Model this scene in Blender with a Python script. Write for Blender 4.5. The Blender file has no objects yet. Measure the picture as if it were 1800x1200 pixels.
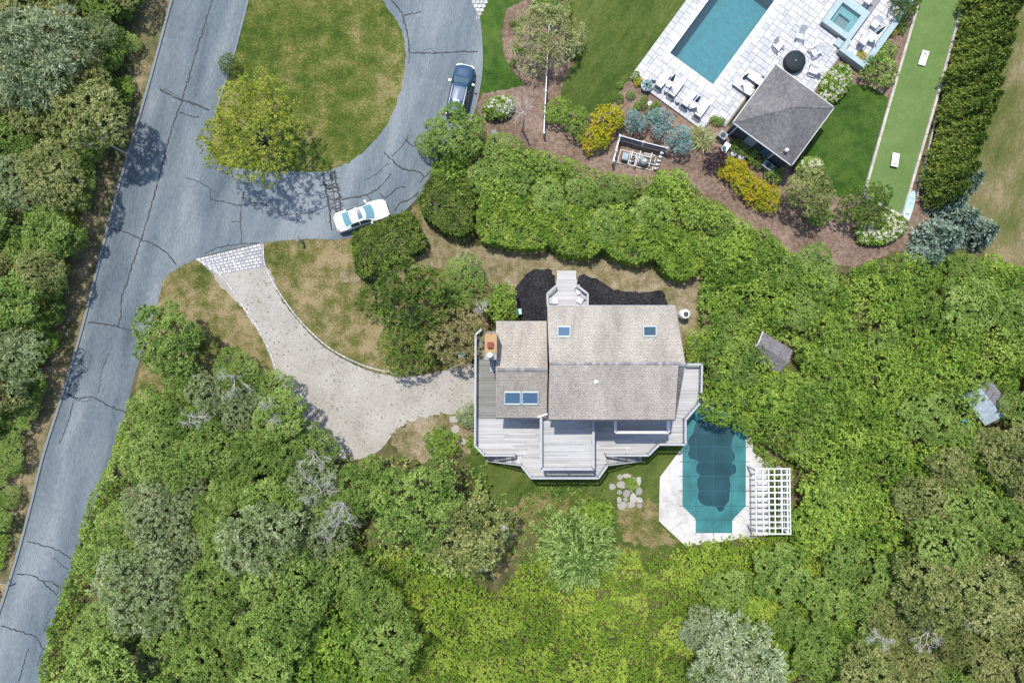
import bpy, bmesh, math, random
import numpy as np
from mathutils import Vector, Matrix, geometry
R = math.radians
sc = bpy.context.scene
col = sc.collection
rng = np.random.default_rng(7)
random.seed(7)
# ---------------------------------------------------------------- camera, sky, sun
H = 60.0                                   # drone height; 1200 px focal length -> 0.05 m per photo pixel on the ground
cam = bpy.data.cameras.new('camera'); cam.lens = 24; cam.sensor_width = 36; cam.clip_end = 3000
co = bpy.data.objects.new('camera', cam); co.location = (0, 0, H); col.objects.link(co); sc.camera = co
SUN = Vector((0.16, -0.37, -1.0)).normalized()
w = bpy.data.worlds.new('World'); sc.world = w; w.use_nodes = True
nt = w.node_tree; sky = nt.nodes.new('ShaderNodeTexSky'); sky.sky_type = 'NISHITA'; sky.sun_disc = False
sky.sun_elevation = math.asin(-SUN.z); sky.sun_rotation = math.atan2(-SUN.x, -SUN.y)
nt.links.new(sky.outputs[0], nt.nodes['Background'].inputs[0]); nt.nodes['Background'].inputs[1].default_value = 0.15
sl = bpy.data.lights.new('sun', 'SUN'); sl.energy = 3.1; sl.angle = R(1.2); sl.color = (1, .955, .88)
so = bpy.data.objects.new('sun', sl); so.rotation_euler = SUN.to_track_quat('-Z', 'Y').to_euler(); so.location = (0, 0, 50); col.objects.link(so)
sc.view_settings.view_transform = 'Standard'; sc.view_settings.look = 'None'; sc.view_settings.gamma = 1; sc.view_settings.exposure = 0.93

def P(px, py, z=0.0): k = (H - z) / 1200.0; return Vector(((px - 900) * k, -(py - 600) * k, z))
# ---------------------------------------------------------------- materials
def new_mat(name):
    m = bpy.data.materials.new(name); m.use_nodes = True
    return m, m.node_tree.nodes, m.node_tree.links, m.node_tree.nodes['Principled BSDF']
def plain(name, c, rough=.6, metal=0, spec=.4, var=.12, scale=6):
    m, N, L, b = new_mat(name)
    tc = N.new('ShaderNodeTexCoord'); n = N.new('ShaderNodeTexNoise'); n.inputs['Scale'].default_value = scale; n.inputs['Detail'].default_value = 5
    L.new(tc.outputs['Object'], n.inputs['Vector'])
    r = N.new('ShaderNodeValToRGB'); r.color_ramp.elements[0].position = .3; r.color_ramp.elements[1].position = .7
    r.color_ramp.elements[0].color = tuple(x * (1 - var) for x in c) + (1,); r.color_ramp.elements[1].color = tuple(min(1, x * (1 + var)) for x in c) + (1,)
    L.new(n.outputs['Fac'], r.inputs[0]); L.new(r.outputs[0], b.inputs['Base Color'])
    b.inputs['Roughness'].default_value = rough; b.inputs['Metallic'].default_value = metal; b.inputs['Specular IOR Level'].default_value = spec
    return m
def ground_mat(name, cols, s=(.12, 1.1, 14), wgt=(.45, .3, .25), rough=.95, bump=.35, lo=.41, hi=.59, stretch=(1, 1, 1), rot=0):
    m, N, L, b = new_mat(name)
    tc = N.new('ShaderNodeTexCoord'); mp = N.new('ShaderNodeMapping'); mp.vector_type = 'TEXTURE'; mp.inputs['Scale'].default_value = stretch; mp.inputs['Rotation'].default_value = (0, 0, rot)
    L.new(tc.outputs['Object'], mp.inputs['Vector'])
    acc = None
    for sc_, w_ in zip(s, wgt):
        n = N.new('ShaderNodeTexNoise'); n.inputs['Scale'].default_value = sc_; n.inputs['Detail'].default_value = 4; n.inputs['Roughness'].default_value = .6
        L.new(mp.outputs[0], n.inputs['Vector'])
        q = N.new('ShaderNodeMath'); q.operation = 'MULTIPLY_ADD'; q.inputs[1].default_value = w_; L.new(n.outputs['Fac'], q.inputs[0])
        if acc: L.new(acc.outputs[0], q.inputs[2])
        else: q.inputs[2].default_value = 0
        acc = q; last = n
    r = N.new('ShaderNodeValToRGB'); e = r.color_ramp.elements
    while len(e) < len(cols): e.new(.5)
    for i, c in enumerate(cols): e[i].position = lo + (hi - lo) * i / (len(cols) - 1); e[i].color = tuple(c) + (1,)
    L.new(acc.outputs[0], r.inputs[0]); L.new(r.outputs[0], b.inputs['Base Color'])
    bp = N.new('ShaderNodeBump'); bp.inputs['Strength'].default_value = bump; bp.inputs['Distance'].default_value = .05
    L.new(last.outputs['Fac'], bp.inputs['Height']); L.new(bp.outputs[0], b.inputs['Normal'])
    b.inputs['Roughness'].default_value = rough; b.inputs['Specular IOR Level'].default_value = .15
    return m
def tint_mat(name, cols, rough=.6, trans=0.0, objvar=.0, spec=.3, fine=None):
    """colour ramp over the per-face 'tint' attribute, with a little per-object variation"""
    m, N, L, b = new_mat(name)
    a = N.new('ShaderNodeAttribute'); a.attribute_name = 'tint'
    src = a.outputs['Fac']
    if objvar:
        oi = N.new('ShaderNodeObjectInfo'); q = N.new('ShaderNodeMath'); q.operation = 'MULTIPLY_ADD'; q.inputs[1].default_value = objvar; q.inputs[2].default_value = -objvar / 2
        L.new(oi.outputs['Random'], q.inputs[0]); s = N.new('ShaderNodeMath'); s.operation = 'ADD'; L.new(src, s.inputs[0]); L.new(q.outputs[0], s.inputs[1]); src = s.outputs[0]
    if fine:
        tc = N.new('ShaderNodeTexCoord'); mp = N.new('ShaderNodeMapping'); mp.inputs['Scale'].default_value = fine[1]; L.new(tc.outputs['Object'], mp.inputs[0])
        n = N.new('ShaderNodeTexNoise'); n.inputs['Scale'].default_value = fine[0]; n.inputs['Detail'].default_value = 5; L.new(mp.outputs[0], n.inputs['Vector'])
        q = N.new('ShaderNodeMath'); q.operation = 'MULTIPLY_ADD'; q.inputs[1].default_value = fine[2]; q.inputs[2].default_value = -fine[2] / 2; L.new(n.outputs['Fac'], q.inputs[0])
        s = N.new('ShaderNodeMath'); s.operation = 'ADD'; L.new(src, s.inputs[0]); L.new(q.outputs[0], s.inputs[1]); src = s.outputs[0]
    r = N.new('ShaderNodeValToRGB'); e = r.color_ramp.elements
    while len(e) < len(cols): e.new(.5)
    for i, c in enumerate(cols): e[i].position = i / (len(cols) - 1); e[i].color = tuple(c) + (1,)
    L.new(src, r.inputs[0]); L.new(r.outputs[0], b.inputs['Base Color'])
    b.inputs['Roughness'].default_value = rough; b.inputs['Specular IOR Level'].default_value = spec
    if trans:
        t = N.new('ShaderNodeBsdfTranslucent'); mx = N.new('ShaderNodeMixShader'); mx.inputs[0].default_value = trans
        L.new(r.outputs[0], t.inputs['Color']); L.new(b.outputs[0], mx.inputs[1]); L.new(t.outputs[0], mx.inputs[2])
        L.new(mx.outputs[0], N['Material Output'].inputs['Surface'])
    return m
def shingle_mat(name, c1, c2, mortar, bw=.30, rh=.14):
    m, N, L, b = new_mat(name)
    uv = N.new('ShaderNodeUVMap'); uv.uv_map = 'UVMap'
    br = N.new('ShaderNodeTexBrick'); br.inputs['Scale'].default_value = 1; br.inputs['Brick Width'].default_value = bw; br.inputs['Row Height'].default_value = rh
    br.inputs['Mortar Size'].default_value = .012; br.inputs['Bias'].default_value = 0; br.inputs['Color1'].default_value = c1 + (1,); br.inputs['Color2'].default_value = c2 + (1,); br.inputs['Mortar'].default_value = mortar + (1,)
    L.new(uv.outputs[0], br.inputs['Vector'])
    n = N.new('ShaderNodeTexNoise'); n.inputs['Scale'].default_value = .45; n.inputs['Detail'].default_value = 6; n.inputs['Roughness'].default_value = .65; mp = N.new('ShaderNodeMapping'); mp.inputs['Scale'].default_value = (1, .35, 1); L.new(uv.outputs[0], mp.inputs[0]); L.new(mp.outputs[0], n.inputs['Vector'])
    r = N.new('ShaderNodeValToRGB'); r.color_ramp.elements[0].position = .36; r.color_ramp.elements[0].color = (.74, .74, .75, 1); r.color_ramp.elements[1].position = .6; r.color_ramp.elements[1].color = (1.1, 1.1, 1.1, 1)
    L.new(n.outputs['Fac'], r.inputs[0])
    n2 = N.new('ShaderNodeTexNoise'); n2.inputs['Scale'].default_value = 9; n2.inputs['Detail'].default_value = 3; L.new(uv.outputs[0], n2.inputs['Vector'])
    r2 = N.new('ShaderNodeValToRGB'); r2.color_ramp.elements[0].position = .3; r2.color_ramp.elements[0].color = (.7, .7, .72, 1); r2.color_ramp.elements[1].position = .7; r2.color_ramp.elements[1].color = (1.25, 1.22, 1.2, 1)
    L.new(n2.outputs['Fac'], r2.inputs[0])
    m1 = N.new('ShaderNodeMixRGB'); m1.blend_type = 'MULTIPLY'; m1.inputs[0].default_value = 1; L.new(br.outputs['Color'], m1.inputs[1]); L.new(r.outputs[0], m1.inputs[2])
    m2 = N.new('ShaderNodeMixRGB'); m2.blend_type = 'MULTIPLY'; m2.inputs[0].default_value = 1; L.new(m1.outputs[0], m2.inputs[1]); L.new(r2.outputs[0], m2.inputs[2])
    L.new(m2.outputs[0], b.inputs['Base Color']); b.inputs['Roughness'].default_value = .92; b.inputs['Specular IOR Level'].default_value = .15
    bp = N.new('ShaderNodeBump'); bp.inputs['Strength'].default_value = .6; bp.inputs['Distance'].default_value = .02; bp.invert = True
    L.new(br.outputs['Fac'], bp.inputs['Height']); L.new(bp.outputs[0], b.inputs['Normal'])
    return m
def glass_mat(name, c, rough=.04):
    m, N, L, b = new_mat(name); b.inputs['Base Color'].default_value = c + (1,); b.inputs['Roughness'].default_value = rough; b.inputs['Specular IOR Level'].default_value = .9
    b.inputs['Coat Weight'].default_value = .5; return m
def water_mat(name, tint, mix=.88):
    m, N, L, b = new_mat(name)
    tr = N.new('ShaderNodeBsdfTransparent'); tr.inputs[0].default_value = tint + (1,)
    b.inputs['Base Color'].default_value = tuple(x * .5 for x in tint) + (1,); b.inputs['Roughness'].default_value = .05
    n = N.new('ShaderNodeTexNoise'); n.inputs['Scale'].default_value = 5; n.inputs['Detail'].default_value = 4; tc = N.new('ShaderNodeTexCoord'); L.new(tc.outputs['Object'], n.inputs['Vector'])
    bp = N.new('ShaderNodeBump'); bp.inputs['Strength'].default_value = .25; bp.inputs['Distance'].default_value = .05; L.new(n.outputs['Fac'], bp.inputs['Height']); L.new(bp.outputs[0], b.inputs['Normal'])
    mx = N.new('ShaderNodeMixShader'); mx.inputs[0].default_value = 1 - mix; L.new(tr.outputs[0], mx.inputs[1]); L.new(b.outputs[0], mx.inputs[2])
    L.new(mx.outputs[0], N['Material Output'].inputs['Surface']); return m
M = {}
M['soil'] = ground_mat('forest_floor', [(.03, .035, .012), (.06, .06, .022), (.10, .085, .04), (.06, .075, .02)])
M['verge'] = ground_mat('dry_verge', [(.04, .055, .016), (.085, .082, .036), (.155, .125, .068), (.26, .205, .12)], s=(.22, .9, 9), wgt=(.35, .35, .3))
M['lawn_mix'] = ground_mat('patchy_lawn', [(.03, .05, .008), (.068, .078, .017), (.13, .108, .044), (.21, .165, .09)], s=(.2, .9, 7), wgt=(.34, .33, .33), lo=.40, hi=.56)
M['island'] = ground_mat('island_grass', [(.03, .054, .007), (.058, .078, .012), (.092, .098, .022), (.17, .142, .062)], s=(.16, .75, 6), wgt=(.4, .3, .3), lo=.43, hi=.58)
M['lawn_green'] = ground_mat('watered_lawn', [(.017, .045, .006), (.036, .075, .011), (.066, .105, .02)], s=(.25, 1.2, 8), wgt=(.35, .3, .35))
M['lawn_mid'] = ground_mat('garden_lawn', [(.026, .05, .008), (.05, .075, .013), (.085, .10, .025)], s=(.2, 1.2, 8), wgt=(.35, .3, .35), stretch=(1, 3, 1), rot=R(-35))
M['lawn_dry'] = ground_mat('dry_field', [(.055, .07, .018), (.085, .09, .028), (.125, .11, .05), (.185, .15, .085)], s=(.22, .9, 8), wgt=(.35, .33, .32), stretch=(1, 2.5, 1), rot=R(-15))
M['path_dry'] = ground_mat('dry_grass_path', [(.065, .07, .022), (.125, .105, .052), (.19, .155, .095), (.26, .215, .15)], s=(.35, 1.3, 9), wgt=(.32, .33, .35))
M['mulch'] = ground_mat('brown_mulch', [(.075, .05, .034), (.15, .105, .078), (.25, .185, .14)], s=(.3, 3, 13), wgt=(.25, .3, .45), bump=.8)
M['black_mulch'] = ground_mat('black_mulch', [(.006, .006, .008), (.016, .016, .019), (.045, .043, .046)], s=(.6, 5, 14), wgt=(.2, .35, .45), bump=.9)
M['gravel'] = ground_mat('pale_gravel', [(.20, .182, .156), (.265, .245, .216), (.30, .28, .25), (.35, .33, .30)], s=(.35, 4, 15), wgt=(.3, .25, .45), bump=.8)
M['concrete'] = ground_mat('pool_concrete', [(.31, .295, .27), (.41, .40, .38), (.46, .45, .43)], s=(.3, 2, 12), bump=.1)
M['turf'] = ground_mat('artificial_turf', [(.075, .125, .034), (.092, .148, .044), (.118, .175, .058)], s=(.3, 2, 20), wgt=(.3, .2, .5), bump=.2)
M['asphalt'] = ground_mat('grey_asphalt', [(.058, .074, .088), (.09, .112, .128), (.122, .144, .157), (.172, .192, .20)], s=(.12, .6, 12), wgt=(.55, .22, .23), lo=.42, hi=.58, bump=.25, stretch=(1, 5, 1), rot=R(-13), rough=.85)
M['tar'] = plain('crack_tar', (.012, .015, .02), .7)
M['kerb'] = plain('kerb_grey', (.15, .165, .175), .9)
M['sett'] = tint_mat('granite_sett', [(.28, .28, .28), (.37, .37, .37), (.45, .44, .43)], .85)
M['slab'] = tint_mat('patio_slab', [(.33, .335, .345), (.38, .38, .388), (.41, .407, .412), (.445, .44, .435)], .8, fine=(3, (1, 1, 1), .5))
M['grout'] = plain('patio_joint', (.20, .20, .205), .95)
M['bluestone'] = plain('bluestone_coping', (.26, .33, .345), .8, var=.1, scale=3)
M['flag'] = tint_mat('flagstone', [(.19, .178, .155), (.255, .238, .21), (.32, .30, .27)], .9, fine=(4, (1, 1, 1), .5))
M['deck'] = tint_mat('weathered_deck', [(.20, .195, .19), (.29, .285, .28), (.37, .365, .36), (.45, .445, .44)], .85, fine=(2.2, (.25, 3, 1), .7))
M['deck_old'] = tint_mat('mossy_deck', [(.11, .112, .10), (.165, .165, .15), (.23, .225, .21)], .9, fine=(2.2, (.25, 3, 1), .7))
M['rail'] = plain('grey_rail_wood', (.30, .307, .315), .8)
M['white'] = plain('white_paint', (.54, .54, .54), .5, var=.04)
M['cedar'] = plain('cedar_wall', (.24, .22, .19), .9)
M['shingle'] = shingle_mat('tan_shingle', (.35, .318, .272), (.28, .254, .218), (.195, .178, .156), .24, .13)
M['shingle_grey'] = shingle_mat('grey_shingle', (.20, .19, .185), (.125, .122, .122), (.09, .088, .09), bw=.25, rh=.13)
M['ridge_grey'] = tint_mat('grey_ridge_shingle', [(.09, .088, .09), (.125, .12, .12), (.16, .155, .15)], .9)
M['ridge'] = tint_mat('ridge_shingle', [(.13, .125, .13), (.19, .18, .18), (.25, .235, .225)], .9)
M['sky_glass'] = glass_mat('skylight_glass', (.045, .09, .14))
M['car_glass'] = glass_mat('car_glass', (.10, .22, .25))
M['dark_glass'] = glass_mat('dark_car_glass', (.015, .04, .045))
M['frame'] = plain('grey_metal_frame', (.33, .37, .39), .45, .3)
M['charcoal'] = plain('charcoal_siding', (.03, .036, .045), .7)
M['rust'] = ground_mat('rusty_cap', [(.22, .22, .15), (.30, .19, .09), (.34, .22, .11), (.2, .10, .05)], s=(.8, 3, 10), lo=.38, hi=.62, bump=.1)
M['flue'] = plain('red_flue', (.17, .045, .03), .8)
M['steel'] = plain('grey_steel', (.22, .25, .27), .5, .2)
M['pool_wall'] = plain('pool_plaster', (.03, .155, .185), .6, var=.14, scale=2.5)
M['pool_water'] = water_mat('pool_water', (.72, .90, .92), .92)
M['spa_wall'] = plain('spa_plaster', (.17, .28, .28), .6)
M['cover'] = plain('pool_cover', (.017, .12, .122), .6, var=.3, scale=.6)
M['strap'] = plain('cover_strap', (.012, .07, .095), .7)
M['puddle'] = plain('puddle_water', (.012, .046, .055), .3, var=.25, scale=.5)  # standing water, and the tree shade painted at the cover's upper end
M['puddle_rim'] = plain('dried_rim', (.035, .135, .14), .7, var=.2)
M['timber'] = plain('timber_edge', (.36, .33, .28), .9, var=.2, scale=2)
M['cushion'] = plain('white_cushion', (.62, .61, .60), .8, var=.03)
M['sling'] = plain('grey_sling', (.16, .19, .20), .7)
M['navy'] = plain('navy_canvas', (.02, .10, .17), .8, var=.4, scale=12)
M['black_cover'] = plain('black_cover', (.006, .012, .016), .75)
M['car_white'] = plain('white_car_paint', (.66, .66, .66), .18, var=.01, spec=.6)
M['car_blue'] = plain('dark_blue_paint', (.02, .055, .10), .2, .35, spec=.8, var=.05)
M['rubber'] = plain('tyre_rubber', (.015, .015, .015), .8)
M['chrome'] = plain('silver_trim', (.6, .6, .6), .3, .7)
M['lamp_red'] = plain('tail_lens', (.25, .015, .015), .25)
M['lamp'] = plain('head_lens', (.6, .65, .68), .15)
M['bark'] = plain('bark', (.085, .07, .055), .95, var=.3)
M['dead'] = plain('dead_wood', (.36, .345, .325), .95, var=.2)
M['blue_tarp'] = plain('blue_tarp', (.02, .22, .50), .5, var=.5, scale=6)
M['shed_roof'] = plain('shed_roof', (.13, .125, .13), .9, var=.2, scale=5)
M['shed_blue'] = plain('weathered_panel', (.22, .275, .30), .8, var=.25, scale=4)
M['board_blue'] = plain('pale_blue_hull', (.32, .47, .57), .4, var=.06)
M['teal_bin'] = plain('pale_teal_plastic', (.28, .48, .46), .5)
M['stone'] = plain('grey_boulder', (.33, .31, .29), .95, var=.25)
M['porcelain'] = plain('white_tank', (.78, .78, .77), .35, var=.03)
# ---------------------------------------------------------------- builders
class MB:
    def __init__(s): s.v = []; s.f = []; s.t = []
    def add(s, vs, fs, tint=.5):
        o = len(s.v); s.v += [tuple(v) for v in vs]; s.f += [tuple(i + o for i in f) for f in fs]; s.t += [tint] * len(fs); return s
    def box(s, c, d, rz=0, tint=.5, rx=0, ry=0):
        m = Matrix.Rotation(rz, 3, 'Z') @ Matrix.Rotation(ry, 3, 'Y') @ Matrix.Rotation(rx, 3, 'X'); c = Vector(c)
        vs = [c + m @ Vector((x * d[0] / 2, y * d[1] / 2, z * d[2] / 2)) for z in (-1, 1) for y in (-1, 1) for x in (-1, 1)]
        return s.add(vs, [(0, 2, 3, 1), (4, 5, 7, 6), (0, 1, 5, 4), (2, 6, 7, 3), (0, 4, 6, 2), (1, 3, 7, 5)], tint)
    def beam(s, a, b, wd, ht, tint=.5):
        """bar from a to b (centre line), wd across, ht high"""
        a = Vector(a); b = Vector(b); d = (b - a).normalized(); side = d.cross(Vector((0, 0, 1)))
        if side.length < 1e-4: side = Vector((1, 0, 0))
        side.normalize(); up = side.cross(d)
        vs = [p + side * (x * wd / 2) + up * (y * ht / 2) for p in (a, b) for y in (-1, 1) for x in (-1, 1)]
        return s.add(vs, [(0, 1, 3, 2), (4, 6, 7, 5), (0, 4, 5, 1), (2, 3, 7, 6), (0, 2, 6, 4), (1, 5, 7, 3)], tint)
    def prism(s, pts, z0, z1, tint=.5, taper=1.0):
        n = len(pts); c = sum((Vector((p[0], p[1])) for p in pts), Vector((0, 0))) / n
        ar = sum(pts[i][0] * pts[(i + 1) % n][1] - pts[(i + 1) % n][0] * pts[i][1] for i in range(n))
        if ar < 0: pts = pts[::-1]
        top = [c + (Vector((p[0], p[1])) - c) * taper for p in pts]
        vs = [(p[0], p[1], z0) for p in pts] + [(p.x, p.y, z1) for p in top]
        return s.add(vs, [tuple(range(n))[::-1], tuple(range(n, 2 * n))] + [(i, (i + 1) % n, (i + 1) % n + n, i + n) for i in range(n)], tint)
    def cyl(s, c, r, h, n=16, r2=None, tint=.5):
        r2 = r if r2 is None else r2
        vs = [(c[0] + r * math.cos(6.2832 * i / n), c[1] + r * math.sin(6.2832 * i / n), c[2]) for i in range(n)] + [(c[0] + r2 * math.cos(6.2832 * i / n), c[1] + r2 * math.sin(6.2832 * i / n), c[2] + h) for i in range(n)]
        return s.add(vs, [tuple(range(n))[::-1], tuple(range(n, 2 * n))] + [(i, (i + 1) % n, (i + 1) % n + n, i + n) for i in range(n)], tint)
    def lathe(s, c, prof, n=16, tint=.5):
        vs = []; fs = []
        for r, z in prof: vs += [(c[0] + r * math.cos(6.2832 * i / n), c[1] + r * math.sin(6.2832 * i / n), c[2] + z) for i in range(n)]
        for k in range(len(prof) - 1): fs += [(k * n + i, k * n + (i + 1) % n, (k + 1) * n + (i + 1) % n, (k + 1) * n + i) for i in range(n)]
        fs += [tuple(range(n))[::-1], tuple(range((len(prof) - 1) * n, len(prof) * n))]
        return s.add(vs, fs, tint)
    def tube(s, pts, rad, n=6, tint=.5):
        pts = [Vector(p) for p in pts]; vs = []; fs = []
        for i, p in enumerate(pts):
            d = (pts[min(i + 1, len(pts) - 1)] - pts[max(i - 1, 0)]).normalized(); a = d.orthogonal().normalized(); b = d.cross(a)
            r = rad[i] if isinstance(rad, (list, tuple)) else rad
            vs += [p + (a * math.cos(6.2832 * k / n) + b * math.sin(6.2832 * k / n)) * r for k in range(n)]
        for i in range(len(pts) - 1): fs += [(i * n + k, i * n + (k + 1) % n, (i + 1) * n + (k + 1) % n, (i + 1) * n + k) for k in range(n)]
        fs += [tuple(range(n))[::-1], tuple(range((len(pts) - 1) * n, len(pts) * n))]
        return s.add(vs, fs, tint)
    def mesh(s, name, mat, smooth=False, off=None):
        me = bpy.data.meshes.new(name); o = off or (0, 0, 0)
        me.from_pydata([(v[0] - o[0], v[1] - o[1], v[2] - o[2]) for v in s.v], [], s.f); me.materials.append(M[mat] if isinstance(mat, str) else mat)
        a = me.attributes.new('tint', 'FLOAT', 'FACE'); a.data.foreach_set('value', np.array(s.t, 'f'))
        if smooth: me.polygons.foreach_set('use_smooth', [True] * len(me.polygons))
        me.update(); return me
def link(name, me, parent=None):
    o = bpy.data.objects.new(name, me); col.objects.link(o)
    if parent: o.parent = parent
    return o
def tag(o, label, cat, group=None):
    o['label'] = label; o['category'] = cat
    if group: o['group'] = group
    return o
def thing(name, label, cat, loc=(0, 0, 0), rz=0, group=None):
    o = link(name, None); o.location = loc; o.rotation_euler = (0, 0, rz); o.empty_display_size = .2; return tag(o, label, cat, group)
def part(root, name, mb, mat, smooth=False, world=False):
    """mesh child; with world=True the MB holds world coordinates (root unrotated)"""
    return link(name, mb.mesh(name, mat, smooth, root.location if world else None), root)
def sub(par, root, name, mb, mat, world=False): return link(name, mb.mesh(name, mat, False, root.location if world else None), par)
def struct(name, me): o = link(name, me); o['kind'] = 'structure'; return o
def copy_tree(o, parent=None):
    c = o.copy(); col.objects.link(c); c.parent = parent
    for ch in o.children: copy_tree(ch, c)
    return c
def smooth_line(pts, k=6, closed=True):
    out = []; n = len(pts); rngi = range(n) if closed else range(n - 1)
    for i in rngi:
        p = [pts[(i + j) % n] if closed else pts[min(max(i + j, 0), n - 1)] for j in (-1, 0, 1, 2)]
        for q in range(k):
            t = q / k
            out.append(tuple(.5 * (2 * p[1][a] + (p[2][a] - p[0][a]) * t + (2 * p[0][a] - 5 * p[1][a] + 4 * p[2][a] - p[3][a]) * t * t + (3 * p[1][a] - p[0][a] - 3 * p[2][a] + p[3][a]) * t ** 3) for a in (0, 1)))
    if not closed: out.append(pts[-1])
    return out
def rough_line(pts, step=5, amp=1.5, closed=True):
    out = []; n = len(pts); ph = random.random() * 99
    for i in range(n if closed else n - 1):
        a = Vector(pts[i]); b = Vector(pts[(i + 1) % n]); L = (b - a).length; m = max(1, int(L / step)); nn = Vector((-(b - a).y, (b - a).x)) / max(L, 1e-6)
        for q in range(m): out.append(tuple(a.lerp(b, q / m) + nn * random.gauss(0, amp)))
    if not closed: out.append(pts[-1])
    return out
def sheet(name, pts, z, mat, smooth=5, amp=0, step=5, kind=True):
    q = smooth_line(pts, smooth) if smooth else pts
    if amp: q = rough_line(q, step, amp)
    vs = [P(x, y, 0) for x, y in q]; tri = geometry.tessellate_polygon([[Vector((v.x, v.y, 0)) for v in vs]])
    me = bpy.data.meshes.new(name); me.from_pydata([(v.x, v.y, z) for v in vs], [], [tuple(t) for t in tri]); me.materials.append(M[mat])
    bm = bmesh.new(); bm.from_mesh(me); bmesh.ops.recalc_face_normals(bm, faces=bm.faces)
    if sum(f.normal.z for f in bm.faces) < 0: bmesh.ops.reverse_faces(bm, faces=bm.faces)
    bm.to_mesh(me); bm.free()
    return struct(name, me) if kind else link(name, me)
def strip(mb, pts, wpx, z, h=.004, closed=False):
    """flat ribbon along px polyline, world z, with small height"""
    q = [P(x, y, 0) for x, y in pts]; n = len(q); vs = []
    for i in range(n):
        a = q[i - 1] if (i or closed) else q[i]; b = q[(i + 1) % n] if (i < n - 1 or closed) else q[i]
        d = (b - a); d = d.normalized() if d.length else Vector((1, 0, 0)); s = Vector((-d.y, d.x, 0)); wd = (wpx[i] if isinstance(wpx, list) else wpx) * .025
        vs += [q[i] - s * wd, q[i] + s * wd]
    m = len(vs); V = [(v.x, v.y, z) for v in vs] + [(v.x, v.y, z + h) for v in vs]; F = []
    for i in range(n if closed else n - 1):
        a, b, c, d = 2 * i, 2 * i + 1, (2 * i + 3) % m, (2 * i + 2) % m
        F += [(m + a, m + d, m + c, m + b), (a, d, m + d, m + a), (b, m + b, m + c, c)]
    if not closed: F += [(0, m, m + 1, 1), (m - 2, m - 1, 2 * m - 1, 2 * m - 2)]
    return mb.add(V, F)
def in_poly(x, y, poly):
    ins = np.zeros(x.shape, bool); n = len(poly); j = n - 1
    for i in range(n):
        xi, yi = poly[i]; xj, yj = poly[j]
        if yi != yj: ins ^= ((yi > y) != (yj > y)) & (x < (xj - xi) * (y - yi) / (yj - yi) + xi)
        j = i
    return ins
# ---------------------------------------------------------------- leaves
def norm(a): return a / np.maximum(np.linalg.norm(a, axis=-1, keepdims=True), 1e-9)
def leaf_mesh(name, C, N, ct, mat, m=12, L=.24, W=.12, el=(.1, .9), r=rng, ls=.3, twist=.5, ts=.19, droop=.15):
    """C clump centres, N outward normals, ct clump tint: m leaves sprout from every clump"""
    n = len(C); N = norm(N); ref = np.where(np.abs(N[:, 2:3]) < .9, np.array([[0, 0, 1.]]), np.array([[1., 0, 0]]))
    t1 = norm(np.cross(N, ref)); t2 = np.cross(N, t1)
    az = r.uniform(0, 2 * np.pi, (n, m, 1)); e = r.uniform(el[0], el[1], (n, m, 1))
    h = np.cos(az) * t1[:, None] + np.sin(az) * t2[:, None]; d = np.cos(e) * h + np.sin(e) * N[:, None]; nn = -np.sin(e) * h + np.cos(e) * N[:, None]
    s = np.cross(d, nn); tw = r.normal(0, twist, (n, m, 1)); s = np.cos(tw) * s + np.sin(tw) * nn
    Lm = L * r.uniform(1 - ls, 1 + ls, (n, m, 1)); Wm = W * r.uniform(1 - ls, 1 + ls, (n, m, 1))
    b = C[:, None] + d * .08 * Lm + r.normal(0, .25 * L, (n, m, 3)); mid = b + d * Lm * .5; tip = b + d * Lm; tip[..., 2] -= droop * Lm[..., 0]
    V = np.stack([b, mid - s * Wm / 2, tip, mid + s * Wm / 2], 2).reshape(-1, 3); q = n * m
    t = np.clip(ct[:, None] + r.normal(0, ts, (n, m)), 0, 1).reshape(-1)
    me = bpy.data.meshes.new(name); me.vertices.add(4 * q); me.vertices.foreach_set('co', V.astype('f').ravel())
    me.loops.add(4 * q); me.loops.foreach_set('vertex_index', np.arange(4 * q, dtype='i')); me.polygons.add(q); me.polygons.foreach_set('loop_start', np.arange(0, 4 * q, 4, dtype='i'))
    me.update(calc_edges=True); a = me.attributes.new('tint', 'FLOAT', 'FACE'); a.data.foreach_set('value', t.astype('f')); me.materials.append(mat); return me
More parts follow.
